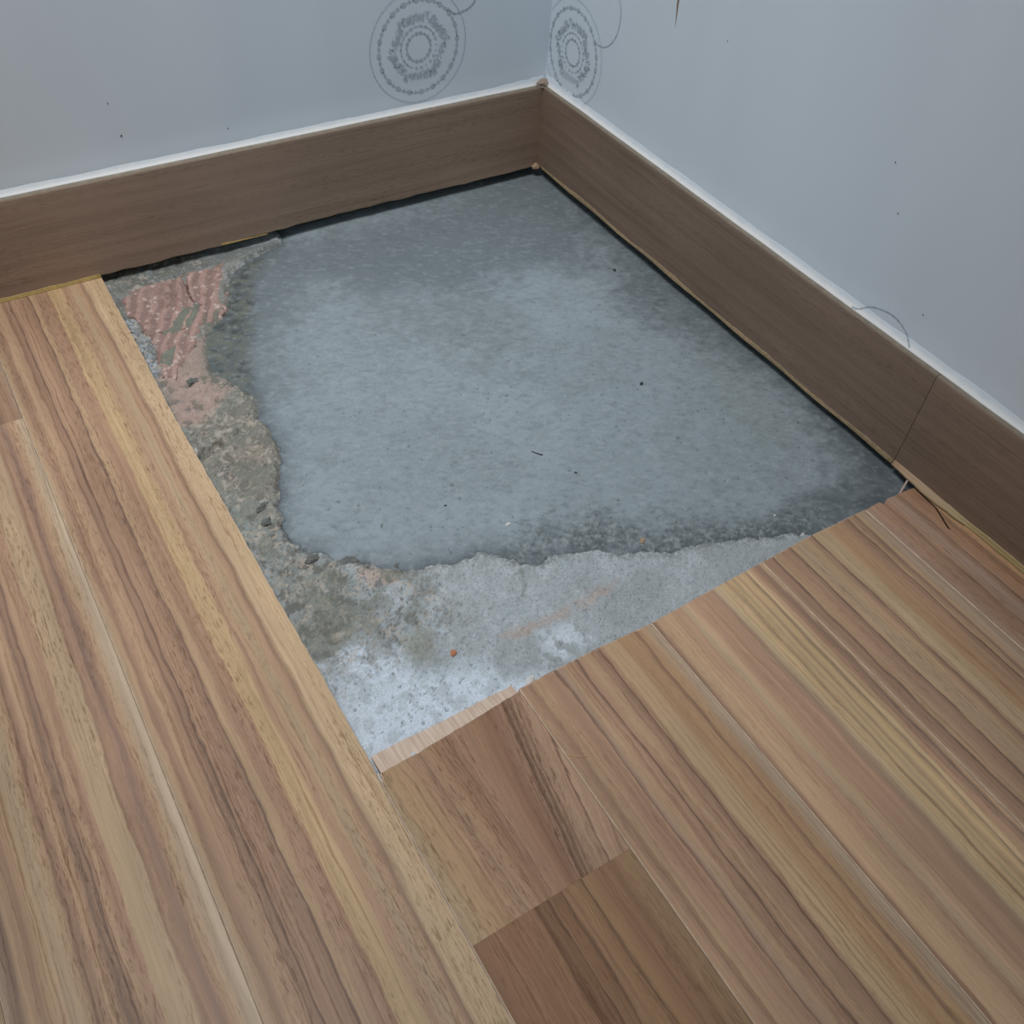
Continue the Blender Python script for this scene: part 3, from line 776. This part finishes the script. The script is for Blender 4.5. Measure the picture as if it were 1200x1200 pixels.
for a, b_ in zip(rows[:-1], rows[1:]):
    for k in range(5):
        bm.faces.new((a[k], b_[k], b_[(k + 1) % 5], a[(k + 1) % 5]))
bm.faces.new(rows[0]); bm.faces.new(rows[-1][::-1])
core = bm_obj('exposed_core', bm, (sawm,), pl4)
core.location = (-pl4.location.x, -pl4.location.y, 0)
core['label'] = 'pale saw-marked core strip where the plank face is cut back'
# ================================================================== baseboards
HB = 0.100
TB = 0.0092
base_st = [(0, (112, 97, 85)), (.07, (104, 88, 77)), (.13, (98, 83, 73)), (.2, (112, 96, 84)), (.27, (103, 88, 78)), (.33, (92, 77, 68)), (.37, (104, 89, 78)), (.46, (98, 83, 73)),
           (.55, (108, 92, 81)), (.62, (94, 79, 70)), (.7, (104, 89, 78)), (.78, (98, 83, 74)), (.87, (107, 91, 80)), (.94, (100, 86, 76)), (1, (122, 110, 98))]
base_st = [(p, tuple(.45 * a + .55 * b for a, b in zip(c, (105, 91, 80)))) for p, c in base_st]
KB = 2.2  # side boards use lower factors: their weaker light is put into the colour
bl_mat = wood_mat('baseboard_wood_back', base_st, 21.0, width=HB, along='XZ', k=KB * 1.1, warp=.09, wfreq=2.0, rough=.5, grain=.09, pore=.5)
br_mat = wood_mat('baseboard_wood_side', base_st, 27.0, width=HB, along='YZ', k=KB * .82, warp=.07, wfreq=2.4, rough=.5, grain=.09, pore=.5)
br2_mat = wood_mat('baseboard_wood_front', base_st, 33.0, width=HB, along='YZ', k=KB * .84, warp=.07, wfreq=3.2, rough=.5, grain=.16, pore=.4)
ledge_mat = plain_mat('dusty_board_top', (124, 116, 104), .75, .16, 120, k=ALB * .95)
mdf_mat = plain_mat('raw_fibreboard_edge', (150, 130, 98), .9, .2, 600)
seal_mat = plain_mat('yellowed_sealant', (158, 136, 84), .45, .15, 250)

def board(name, axis, s0, s1, zlow, mat, parent, n=60, rag=.0008, notch=None):
    """upright board along x (axis 0, face towards -y) or y (axis 1, face towards -x); zlow(s) = lower edge"""
    bm = bmesh.new()
    rings = []
    for i in range(n + 1):
        s = s0 + (s1 - s0) * i / n
        zl = zlow(s) + (rng.uniform(-1, 1) * rag if 0 < i < n else 0)
        ch = .0012 + rng.uniform(0, 1) * rag * .8
        prof = [(0, zl), (TB - ch, zl), (TB, zl + ch), (TB, HB - .0016), (TB - .0005, HB - .0005), (TB - .0016, HB), (0, HB)]
        ring = []
        for d, z in prof:
            ring.append(bm.verts.new((s, -d, z) if axis == 0 else (-d, s, z)))
        rings.append(ring)
    for a, b_ in zip(rings[:-1], rings[1:]):
        for k in range(7):
            f = bm.faces.new((a[k], b_[k], b_[(k + 1) % 7], a[(k + 1) % 7]))
            if k == 1 or k == 0:
                f.material_index = 1
            elif k >= 4:
                f.material_index = 2
    bm.faces.new(rings[0]); bm.faces.new(rings[-1][::-1])
    return bm_obj(name, bm, (mat, mdf_mat, ledge_mat), parent)

def empty(name, loc):
    o = bpy.data.objects.new(name, None)
    o.empty_display_size = .05
    o.location = loc
    return link(o)
bl = structure(empty('baseboard_left', (0, 0, 0)))
def zl_left(s):
    return .0006 + (.0012 if s > -.4116 else -.0002) + .0008 * math.sin(s * 19)
board('board', 0, -1.40, -TB, zl_left, bl_mat, bl, 110)
br = structure(empty('baseboard_right', (0, 0, 0)))
VY = -.6000
board('board', 1, -.0003, VY + .00025, lambda s: .0048 - .0052 * (-s / .6) + .0006 * math.sin(s * 23), br_mat, br, 90)
board('board', 1, VY - .00025, -1.60, lambda s: .0004, br2_mat, br, 70, rag=.0003)

def bead(name, axis, s0, s1, wfun, mat, parent, n=50, zbase=None):
    """a wedge of sealant in the angle between board and floor"""
    bm = bmesh.new()
    rings = []
    for i in range(n + 1):
        s = s0 + (s1 - s0) * i / n
        w, h = wfun(s)
        w *= 1 + rng.uniform(-.12, .12); h *= 1 + rng.uniform(-.12, .12)
        zb = zbase(s) if zbase else 0.0
        prof = [(TB - .001, zb), (TB + w, zb), (TB + w * .6, zb + h * .18), (TB + w * .25, zb + h * .55), (TB + .0002, zb + h), (TB - .001, zb + h)]
        rings.append([bm.verts.new((s, -d, z) if axis == 0 else (-d, s, z)) for d, z in prof])
    for a, b_ in zip(rings[:-1], rings[1:]):
        for k in range(6):
            bm.faces.new((a[k], b_[k], b_[(k + 1) % 6], a[(k + 1) % 6]))
    bm.faces.new(rings[0]); bm.faces.new(rings[-1][::-1])
    return bm_obj(name, bm, (mat,), parent, smooth=True)
bead('sealant_bead', 0, -1.40, -.5389, lambda s: (.0018, .0036), seal_mat, bl, 70)
bead('sealant_bead', 0, -.4116, -.36, lambda s: (.0006, .0022 * max(.15, 1 - (s + .4116) / .056)), seal_mat, bl, 14, zbase=lambda s: .0012)
seal2 = plain_mat('tan_sealant', (142, 124, 98), .7, .22, 300)
bead('sealant_bead', 1, -.018, VY + .001, lambda s: (.0008 + .0005 * math.sin(s * 60), .0040 + .0010 * math.sin(s * 41)), seal2, br, 90,
     zbase=lambda s: .0036 - .0050 * (-s / .6))
def w_front(s):
    t = min(1, max(0, (VY - s) / .09))
    return (.0030 + .0032 * math.sin(PI * min(1, t)), .0040)
sf, N, L, P = new_mat('stained_sealant')
tc = node(N, 'ShaderNodeTexCoord').outputs['Object']
sp_ = node(N, 'ShaderNodeSeparateXYZ'); L.new(tc, sp_.inputs[0])
wv = math_node(N, L, 'ADD', sp_.outputs[1], math_node(N, L, 'MULTIPLY', noise(N, L, tc, 120, 3), .04))
mr = node(N, 'ShaderNodeMapRange', interpolation_type='SMOOTHSTEP'); L.new(wv, mr.inputs[0])
mr.inputs[1].default_value = -.60; mr.inputs[2].default_value = -.68
L.new(mix_col(N, L, 'MIX', mr.outputs[0], (*lin((158, 132, 104), ALB), 1), (*lin((146, 127, 86), ALB), 1)), P.inputs['Base Color'])
P.inputs['Roughness'].default_value = .5
bead('sealant_bead', 1, VY - .0004, -1.60, w_front, sf, br, 110)
# caulk and brightly lit paper along the top of the boards
caulk_m, N, L, P = new_mat('caulk_lit_white')            # whitened for light on the bent paper, fading towards its upper edge
tc = node(N, 'ShaderNodeTexCoord').outputs['Object']
sp_ = node(N, 'ShaderNodeSeparateXYZ'); L.new(tc, sp_.inputs[0])
zz = math_node(N, L, 'ADD', sp_.outputs[2], math_node(N, L, 'MULTIPLY', math_node(N, L, 'SUBTRACT', noise(N, L, tc, 90, 3), .5), .005))
mr = node(N, 'ShaderNodeMapRange', interpolation_type='SMOOTHSTEP'); L.new(zz, mr.inputs[0])
mr.inputs[1].default_value = HB + .0010; mr.inputs[2].default_value = HB + .0070
L.new(mix_col(N, L, 'MIX', mr.outputs[0], (.93, .96, .98, 1), (.70, .795, .885, 1)), P.inputs['Base Color'])
P.inputs['Roughness'].default_value = .6
def caulk(name, axis, s0, s1, par):
    bm = bmesh.new(); rings = []; n = 240
    for i in range(n + 1):
        s = s0 + (s1 - s0) * i / n
        near = max(0, 1 - abs(s) / .09)
        j = .5 + .5 * math.sin(s * 61) * math.sin(s * 23 + 1)
        hgt = (.0062 if axis == 0 else .0078) + .0012 * j + near * (.0030 + rng.uniform(-.0016, .0016)) + rng.uniform(-.0002, .0002)
        w = (.0036 if axis == 0 else .0042) + .0006 * j + near * .001
        prof = [(-.0006, HB - .0012), (w + .0003, HB - .0012), (w, HB + .0003), (w * .80, HB + hgt * .12), (w * .60, HB + hgt * .29), (w * .40, HB + hgt * .52), (w * .22, HB + hgt * .78), (-.0006, HB + hgt * 1.12)]
        prof = [(d + (fil_d(z) * .25 if 2 < k < 7 else 0), z) for k, (d, z) in enumerate(prof)]
        rings.append([bm.verts.new((s, -d, z) if axis == 0 else (-d, s, z)) for d, z in prof])
    for a, b_ in zip(rings[:-1], rings[1:]):
        for k in range(8):
            bm.faces.new((a[k], b_[k], b_[(k + 1) % 8], a[(k + 1) % 8]))
    bm.faces.new(rings[0]); bm.faces.new(rings[-1][::-1])
    o = bm_obj(name, bm, (caulk_m,), par, smooth=True)
CAULK = True

# ================================================================== walls
wall_m, N, L, P = new_mat('pale_wallpaper')
tc = node(N, 'ShaderNodeTexCoord').outputs['Object']
nb = noise(N, L, scaled(N, L, tc, (9, 9, 2.2)), 1.0, 3.0)
mr = node(N, 'ShaderNodeMapRange'); L.new(nb, mr.inputs[0])
mr.inputs[1].default_value = .3; mr.inputs[2].default_value = .7
mr.inputs[3].default_value = .97; mr.inputs[4].default_value = 1.03
cc = mix_col(N, L, 'MULTIPLY', 1.0, (.70, .795, .885, 1), mr.outputs[0])
L.new(cc, P.inputs['Base Color'])
P.inputs['Roughness'].default_value = .62
P.inputs['Specular IOR Level'].default_value = .25
nf = noise(N, L, tc, 900, 2.0)
bp = node(N, 'ShaderNodeBump'); bp.inputs['Strength'].default_value = .06; bp.inputs['Distance'].default_value = .0004
L.new(nf, bp.inputs['Height']); L.new(bp.outputs[0], P.inputs['Normal'])

FIL = [(.0006, .0010), (.0995, .0010), (.1000, .0010), (.1015, .0010), (.1035, .0010), (.1060, .0009), (.109, .0008), (.113, .0005), (.118, .0002), (.124, .0)]
def fil_d(z):
    if z >= .124: return 0.0
    for (za, da), (zb, db) in zip(FIL[:-1], FIL[1:]):
        if z <= zb:
            return da + (db - da) * (z - za) / (zb - za)
    return 0.0
WH = 2.35
def wall_und(s, z):
    t = min(1, max(0, (z - .124) / .12)); t = t * t * (3 - 2 * t)
    e = min(1, abs(s) / .45); e = e * e * (3 - 2 * e)
    return (math.sin(s * 11 + z * 3) + math.sin(s * 23 + 2)) * .0006 * t * e
def wall(name, axis, s0, s1, amp):
    """wallpapered wall whose paper swells outwards where it meets the top of the baseboard"""
    bm = bmesh.new()
    zs = FIL + [(z, 0) for z in np.linspace(.136, .5, 40)] + [(.9, 0), (1.5, 0), (WH, 0)]
    zs = [(z if i else .0006, (0 if i == 0 else d)) for i, (z, d) in enumerate(zs)]
    zs[1] = (.0985, 0.0)
    n = 220
    rings = []
    ss = np.linspace(s0, s1, n + 1)
    for s in ss:
        ring = []
        for j, (z, d) in enumerate(zs):
            k = 1 + amp * (math.sin(s * 37 + 1) * .5 + math.sin(s * 83) * .5 + rng.uniform(-.3, .3)) if j > 1 else 1
            dd = d * k + wall_und(s, z)
            ring.append(bm.verts.new((s, -dd, z) if axis == 0 else (-dd, s, z)))
        for z in (WH, .0006):
            ring.append(bm.verts.new((s, .1, z) if axis == 0 else (.1, s, z)))
        rings.append(ring)
    m_ = len(rings[0])
    for a, b_ in zip(rings[:-1], rings[1:]):
        for k in range(m_):
            bm.faces.new((a[k], b_[k], b_[(k + 1) % m_], a[(k + 1) % m_]))
    bm.faces.new([bm.verts.new(v.co) for v in rings[0]]); bm.faces.new([bm.verts.new(v.co) for v in rings[-1][::-1]])
    return structure(bm_obj(name, bm, (wall_m,), None, smooth=False))
wl = wall('wall_left', 0, -1.45, 0.0, .15)
wr = wall('wall_right', 1, -1.62, 0.0, .22)
for w_ in (wl, wr):
    w_.data.polygons.foreach_set('use_smooth', [abs(p.normal.z) < .95 and abs(p.normal.x if w_ is wl else p.normal.y) < .9 for p in w_.data.polygons])

caulk('caulk_bright_strip', 0, -1.40, -.001, bl)
caulk('caulk_bright_strip', 1, -.001, -1.60, br)
# prints on the paper: flat ink shapes lying on it
ink, N, L, P = new_mat('grey_print')
P.inputs['Base Color'].default_value = (.47, .545, .605, 1); P.inputs['Roughness'].default_value = .6
ink2, N, L, P = new_mat('pale_grey_print')
P.inputs['Base Color'].default_value = (.53, .61, .675, 1); P.inputs['Roughness'].default_value = .6
class Print:
    """collects small flat shapes in wall coordinates (s, z)"""
    def __init__(self, axis):
        self.bm = bmesh.new(); self.axis = axis; self.over = False
    def poly(self, pts):
        if any(s > -.0006 or z < .1002 for s, z in pts):
            return
        vs_ = []
        for s, z in pts:
            d = fil_d(z) * 1.15 + wall_und(s, z) + .0004
            if self.over:                                  # printed on the paper where the caulk lies
                j = .5 + .5 * math.sin(s * 61) * math.sin(s * 23 + 1)
                t = (z - HB) / (.0078 + .0012 * j)
                d = max(d, (.0042 + .0006 * j) * float(np.interp(t, [0, .12, .29, .52, .78, 1.12], [1, .8, .6, .4, .22, 0])) + fil_d(z) * .25 + .0004)
            vs_.append(self.bm.verts.new((s, -d, z) if self.axis == 0 else (-d, s, z)))
        self.bm.faces.new(vs_)
    def dot(self, s, z, r, n=8, st=1.0, an=0.0):
        pts = []
        for k in range(n):
            a = 2 * PI * k / n
            x, y = r * math.cos(a) * st, r * math.sin(a)
            pts.append((s + x * math.cos(an) - y * math.sin(an), z + x * math.sin(an) + y * math.cos(an)))
        self.poly(pts)
    def stroke(self, pts, w):
        for (a, b_), (c_, d_) in zip(pts[:-1], pts[1:]):
            l = math.hypot(c_ - a, d_ - b_) + 1e-9
            nx, ny = -(d_ - b_) / l * w / 2, (c_ - a) / l * w / 2
            self.poly([(a + nx, b_ + ny), (c_ + nx, d_ + ny), (c_ - nx, d_ - ny), (a - nx, b_ - ny)])
    def done(self, name, parent, mat, label=None):
        o = bm_obj(name, self.bm, (mat,), parent)
        for p in o.data.polygons:
            pass
        if label: o['label'] = label
        return o

def medallion(axis, s0, z0, Rr, parent, label):
    """dotted rings round a leafy six-cornered wreath"""
    q = Print(axis); rr = random.Random(3)
    for k in range(128):                                   # outermost ring of fine dots
        a = 2 * PI * k / 128
        q.dot(s0 + Rr * math.cos(a), z0 + Rr * math.sin(a), .00075 if k % 2 else .0009, 6)
    nb_ = 20
    for k in range(nb_ * 2):                                # ring of large dots and dashes
        a = 2 * PI * k / (nb_ * 2) + .05; r = Rr * .82
        if k % 2 == 0:
            q.dot(s0 + r * math.cos(a), z0 + r * math.sin(a), .0026, 9)
            q.dot(s0 + r * math.cos(a + .06), z0 + r * math.sin(a + .06), .0013, 7)
        else:
            q.dot(s0 + r * math.cos(a), z0 + r * math.sin(a), .0017, 8)
            for da in (-.08, .085):
                q.dot(s0 + r * math.cos(a + da), z0 + r * math.sin(a + da), .0009, 6)
    for k in range(120):
        a = 2 * PI * k / 120; r = Rr * .82
        if k % 6 not in (0, 3):
            q.dot(s0 + r * math.cos(a), z0 + r * math.sin(a), .0006, 6)
    for r_, n_, d_ in ((.37, 22, .0010), (.25, 18, .0013)):   # two small rings
        for k in range(n_):
            a = 2 * PI * k / n_; r = Rr * r_
            q.dot(s0 + r * math.cos(a), z0 + r * math.sin(a), d_ * 1.3 * (1.15 if k % 3 else .75), 7)
    pts = [(s0 + Rr * .25 * math.cos(2 * PI * k / 40), z0 + Rr * .25 * math.sin(2 * PI * k / 40)) for k in range(41)]
    q.stroke(pts, .0006)
    pts = [(s0 + Rr * .37 * math.cos(.3 + 2 * PI * k / 40), z0 + Rr * .37 * math.sin(.3 + 2 * PI * k / 40)) for k in range(26)]
    q.stroke(pts, .0006)
    q.done('printed_medallion', parent, ink, label)
    q = Print(axis)
    va = [math.radians(d) for d in (8, 66, 122, 185, 245, 303)]
    for k in range(6):                                      # wreath sides, short slanted leaves
        a0, a1 = va[k], va[(k + 1) % 6] + (2 * PI if k == 5 else 0)
        P0_ = (math.cos(a0), math.sin(a0)); P1_ = (math.cos(a1), math.sin(a1))
        for i in range(74):
            t = rr.random(); ro = (.66 - .16 * rr.random() * (1 if t > .2 else 1.0)) * Rr
            if rr.random() < .35 * abs(t - .3): continue
            x = P0_[0] + (P1_[0] - P0_[0]) * t; y = P0_[1] + (P1_[1] - P0_[1]) * t
            an = math.atan2(P1_[1] - P0_[1], P1_[0] - P0_[0]) + rr.uniform(.6, 1.4)
            x = s0 + x * ro; y = z0 + y * ro; l = rr.uniform(.0015, .0034); w = rr.uniform(.0004, .0009)
            q.poly([(x - math.cos(an) * l, y - math.sin(an) * l), (x - math.sin(an) * w, y + math.cos(an) * w),
                    (x + math.cos(an) * l, y + math.sin(an) * l), (x + math.sin(an) * w, y - math.cos(an) * w)])
    q.done('printed_wreath', parent, ink2, None)
medallion(0, -.1665, .1645, .0565, wl, 'grey printed medallion of dotted rings')
medallion(1, -.0475, .1500, .0540, wr, 'grey printed medallion running into the corner')
def curl(axis, pts, parent, dots, w=.0009, over=False):
    q = Print(axis); q.over = over
    # smooth through the points
    fine = []
    for i in range(len(pts) - 1):
        p0 = pts[max(0, i - 1)]; p1 = pts[i]; p2 = pts[i + 1]; p3 = pts[min(len(pts) - 1, i + 2)]
        for t in np.linspace(0, 1, 8, endpoint=False):
            fine.append(tuple(.5 * (2 * p1[j] + (p2[j] - p0[j]) * t + (2 * p0[j] - 5 * p1[j] + 4 * p2[j] - p3[j]) * t * t
                                   + (3 * p1[j] - p0[j] - 3 * p2[j] + p3[j]) * t ** 3) for j in (0, 1)))
    q.stroke(fine, w)
    if dots:
        for i, (s, z) in enumerate(fine):
            if i % dots == 0:
                q.dot(s, z, w * .95, 7)
    q.done('printed_curl', parent, ink)
curl(0, CURL_LEFT, wl, 5, .0012)
curl(1, CURL_RIGHT, wr, 6, .0009)
curl(1, [(s, max(z, .1014)) for s, z in CURL_LOW], wr, 5, .0010, True)
# torn paper seam high on the right wall, specks and nicks
dark_m = plain_mat('dark_speck', (62, 58, 56), .8, .1)
tear_m = plain_mat('torn_paper', (120, 92, 66), .8, .2)
q = Print(1)
q.poly([(TEAR[0][0] - .0016, TEAR[0][1] + .02), (TEAR[0][0] + .0006, TEAR[0][1] + .02), (TEAR[1][0] + .0004, TEAR[1][1]), TEAR[2], (TEAR[1][0] - .0010, TEAR[1][1])])
q.done('paper_tear', wr, tear_m, 'thin brown tear in the wallpaper')
q = Print(1)
q.poly([(TEAR[0][0] + .0006, TEAR[0][1] + .02), (TEAR[0][0] + .0012, TEAR[0][1] + .02), (TEAR[1][0] + .0009, TEAR[1][1]), TEAR[2], (TEAR[1][0] + .0004, TEAR[1][1])])
q.done('paper_tear', wr, dark_m)
for ax, pts, par in ((0, SPECKS_LEFT, wl), (1, SPECKS_RIGHT, wr)):
    for i, (s, z) in enumerate(pts):
        q = Print(ax)
        q.dot(s, z, .0008 if (ax, i) == (0, 0) else .0005, 7, 1.5, rng.uniform(0, 3))
        q.done('speck', par, dark_m)
# added dark recess under the walls, shade of the gap put into its colour
recess_m = plain_mat('gap_shade', (78, 76, 74), .95, .25)
for par, (a, b_, c_, d_) in ((wl, (-1.45, .012, .1, .1)), (wr, (.012, -1.62, .1, .012))):
    bm = bmesh.new()
    for v in bmesh.ops.create_cube(bm, size=1.0)['verts']:
        v.co = Vector(((a + c_) / 2 + v.co.x * (c_ - a), (b_ + d_) / 2 + v.co.y * (d_ - b_), -.0068 + v.co.z * .0146))
    bm_obj('dark_recess', bm, (recess_m,), par)

# ================================================================== loose bits
def lump(name, loc, size, mat, seed, squash=.6, sub=2, parent=None, rot=0.0, rough=.28):
    """an irregular crumb: dented icosphere, flat below"""
    r_ = random.Random(seed)
    bm = bmesh.new()
    bmesh.ops.create_icosphere(bm, subdivisions=sub, radius=1.0)
    k = [Vector((r_.uniform(-1, 1), r_.uniform(-1, 1), r_.uniform(-1, 1))).normalized() for _ in range(7)]
    for v in bm.verts:
        d = 1.0
        for a in k:                                        # chop facets
            t = v.co.dot(a)
            if t > .62: v.co -= a * (t - .62) * .9
        v.co *= 1 + r_.uniform(-rough, rough) * .35
        v.co.z = max(v.co.z, -.45)
        v.co = Vector((v.co.x * size[0], v.co.y * size[1], (v.co.z + .45) * size[0] * squash))
    o = bm_obj(name, bm, (mat,), parent)
    o.location = loc; o.rotation_euler = (0, 0, rot)
    return o
def surf_z(x, y):
    j = int(round((x - gx[0]) / SP)); i = int(round((y - gy[0]) / SP))
    i = min(max(i, 0), len(gy) - 1); j = min(max(j, 0), len(gx) - 1)
    a = Z[max(0, i - 2):i + 3, max(0, j - 2):j + 3]; b_ = Zp[max(0, i - 2):i + 3, max(0, j - 2):j + 3]
    return float(np.maximum(a, np.where(dP[max(0, i - 2):i + 3, max(0, j - 2):j + 3] > -.0025, b_, -1)).mean()) - .0003
m_orange = plain_mat('orange_brick', (176, 122, 92), .9, .15)
m_dark = plain_mat('dark_grit', (60, 64, 64), .85, .2)
m_mort = plain_mat('dark_mortar', (100, 103, 101), .95, .3, 500, bump=.8)
m_pale = plain_mat('white_plaster', (198, 198, 196), .9, .1)
m_tan = plain_mat('tan_crumb', (160, 140, 116), .9, .15)
m_stick = plain_mat('pale_wood_stick', (176, 156, 146), .8, .1)
def bit(key, name, label, cat, size, mat, seed, group=None, squash=.6, rot=0.0):
    x, y = DEBRIS[key]
    return tag(lump(name, (x, y, surf_z(x, y) - (.0008 if mat is m_mort else 0)), size, mat, seed, squash * (.75 if mat is m_mort else 1), 3 if mat is m_mort else 2, None, rot, .75 if mat is m_mort else .28), label, cat, group)
bit('orange', 'brick_chip', 'small orange brick chip on the pale old screed', 'chip', (.0032, .0030), m_orange, 1)
bit('grit_a', 'grit_crumb', 'dark grit crumb alone right of the middle of the mortar patch', 'grit', (.0026, .0018), m_dark, 2, 'grit crumbs on the mortar patch', .7, .4)
bit('grit_b', 'grit_crumb', 'dark grit crumb on the damp upper right of the mortar patch, near the side baseboard', 'grit', (.0030, .0020), m_dark, 3, 'grit crumbs on the mortar patch', .6, 1)
bit('grit_d', 'grit_crumb', 'tiny dark grit crumb just beyond the thin splinter on the mortar patch', 'grit', (.0016, .0012), m_dark, 4, 'grit crumbs on the mortar patch')
bit('grit_e', 'grit_crumb', 'tiny dark grit crumb left of the thin splinter on the mortar patch', 'grit', (.0015, .0012), m_dark, 5, 'grit crumbs on the mortar patch')
bit('lump_a', 'mortar_crumb', 'elongated grey mortar crumb lying near the front lip of the patch', 'crumb', (.0022, .0056), m_mort, 6, 'mortar crumbs in the opening', .5, -.3)
bit('lump_b', 'mortar_crumb', 'dark mortar crumb stuck on the pinkish plaster by the left planks', 'crumb', (.0065, .0042), m_mort, 7, 'mortar crumbs in the opening', .55, .3)
bit('lump_c', 'mortar_crumb', 'dark mortar crumb below its twin at the left lip of the patch', 'crumb', (.0062, .0038), m_mort, 8, 'mortar crumbs in the opening', .5, .3)
bit('lump_d', 'mortar_crumb', 'dark mortar crumb above its twin at the left lip of the patch', 'crumb', (.0066, .0034), m_mort, 9, 'mortar crumbs in the opening', .5, .5)
bit('lump_e', 'mortar_crumb', 'round damp mortar blob on the front left lip of the patch', 'crumb', (.0085, .0070), m_mort, 10, 'mortar crumbs in the opening', .35)
bit('lump_f', 'mortar_crumb', 'dark mortar crumb at the rounded front left corner of the patch', 'crumb', (.0080, .0042), m_mort, 11, 'mortar crumbs in the opening', .45, -.4)
bit('lump_g', 'mortar_crumb', 'grey mortar crumb beside the pale chip on the front lip', 'crumb', (.0034, .0048), m_mort, 12, 'mortar crumbs in the opening', .4)
bit('flake', 'plaster_flake', 'thin white flake lying on the mortar patch near its front', 'flake', (.0030, .0016), m_pale, 13, None, .35, .1)
bit('crumb_tan', 'sand_crumb', 'tan sandy crumb on the dark front rim of the patch', 'crumb', (.0036, .0026), m_tan, 14, None, .5)
bit('plaster', 'plaster_crumb', 'white plaster crumb against the cut plank edge at the front', 'crumb', (.0060, .0036), m_pale, 15, None, .5, .4)
bit('pale_a', 'plaster_crumb', 'white plaster crumb at the right end of the front plank edge', 'crumb', (.0036, .0014), m_pale, 16, None, .5, .4)
bit('pale_b', 'plaster_crumb', 'tiny white plaster speck on the front rim of the patch at right', 'crumb', (.0013, .0011), m_pale, 17)
tag(lump('plaster_crumb', (CHIP_CORE[0], CHIP_CORE[1] + .004, -.0022), (.0030, .0018), m_pale, 18, .6, 2, None, .5), 'cream plaster crumb on the pale exposed core of the cut plank', 'crumb')
tag(lump('plaster_crumb', (CHIP_CORNER[0] + .0009, CHIP_CORNER[1] - .001, -.0075), (.0014, .0050), m_pale, 19, 2.6), 'bluish white plaster in the front left corner of the opening', 'plaster')
tag(lump('plaster_crumb', (CHIP_LEFT[0] + .0046, CHIP_LEFT[1], -.0092), (.0018, .0042), m_pale, 20, 3.2, 2, None, 0), 'white plaster crumb on the left plank edge, beside the tan screed', 'crumb')

def rod(name, p0, p1, r0, r1, mat, sides=6, bend=0.0, rect_=False):
    p0, p1 = Vector(p0), Vector(p1)
    d = (p1 - p0).normalized()
    a = d.cross(Vector((0, 0, 1))).normalized(); b_ = d.cross(a)
    bm = bmesh.new(); rings = []
    for i in range(9):
        t = i / 8; r = r0 + (r1 - r0) * t
        c = p0.lerp(p1, t) + a * bend * math.sin(PI * t)
        ring = []
        for k in range(sides):
            an = 2 * PI * (k + .5) / sides
            ring.append(bm.verts.new(c + a * math.cos(an) * r + b_ * math.sin(an) * r * (.6 if rect_ else 1) + Vector((0, 0, 1)) * rng.uniform(-1, 1) * r * .08))
        rings.append(ring)
    for u_, v_ in zip(rings[:-1], rings[1:]):
        for k in range(sides):
            bm.faces.new((u_[k], v_[k], v_[(k + 1) % sides], u_[(k + 1) % sides]))
    bm.faces.new(rings[0]); bm.faces.new(rings[-1][::-1])
    return bm_obj(name, bm, (mat,), None)
tag(rod('wood_stick', (STICK[0][0] + .001, STICK[0][1], -.0098), (STICK[1][0], STICK[1][1], -.0004), .0012, .0010, m_stick, 4, 0, True),
    'short pale wood stick leaning in the right corner of the opening', 'stick')
sx, sy = DEBRIS['splinter']
tag(rod('splinter', (sx - .002, sy + .004, surf_z(sx, sy) + .0006), (DEBRIS['grit_c'][0] - .003, DEBRIS['grit_c'][1] + .004, surf_z(*DEBRIS['grit_c']) + .0006), .0005, .0008, m_dark, 5, .0004),
    'thin dark splinter lying in the middle of the mortar patch', 'splinter')
hm = plain_mat('tan_fibre', (190, 160, 118), .7, .1)
tag(rod('fibre_strand', (*HAIR[0], .0003), (*HAIR[2], .0003), .0003, .0002, hm, 5, .0012), 'tiny tan fibre strand lying on the plank right of the cut one', 'strand')
# putty where the baseboards meet
putty = plain_mat('grey_brown_putty', (136, 123, 113), .8, .12, 300, k=1.45)
tag(lump('putty_blob', (-.0070, -.0066, .0988), (.0105, .0062), putty, 31, .50, 3, None, .25, .55), 'grey brown putty blob on top of the baseboard corner', 'putty')
tag(lump('putty_blob', (-.0125, -.0125, .0012), (.0058, .0048), plain_mat('tan_putty', (158, 134, 112), .8, .12), 32, .95, 2, None, .2), 'tan putty blob at the foot of the inner baseboard corner', 'putty')
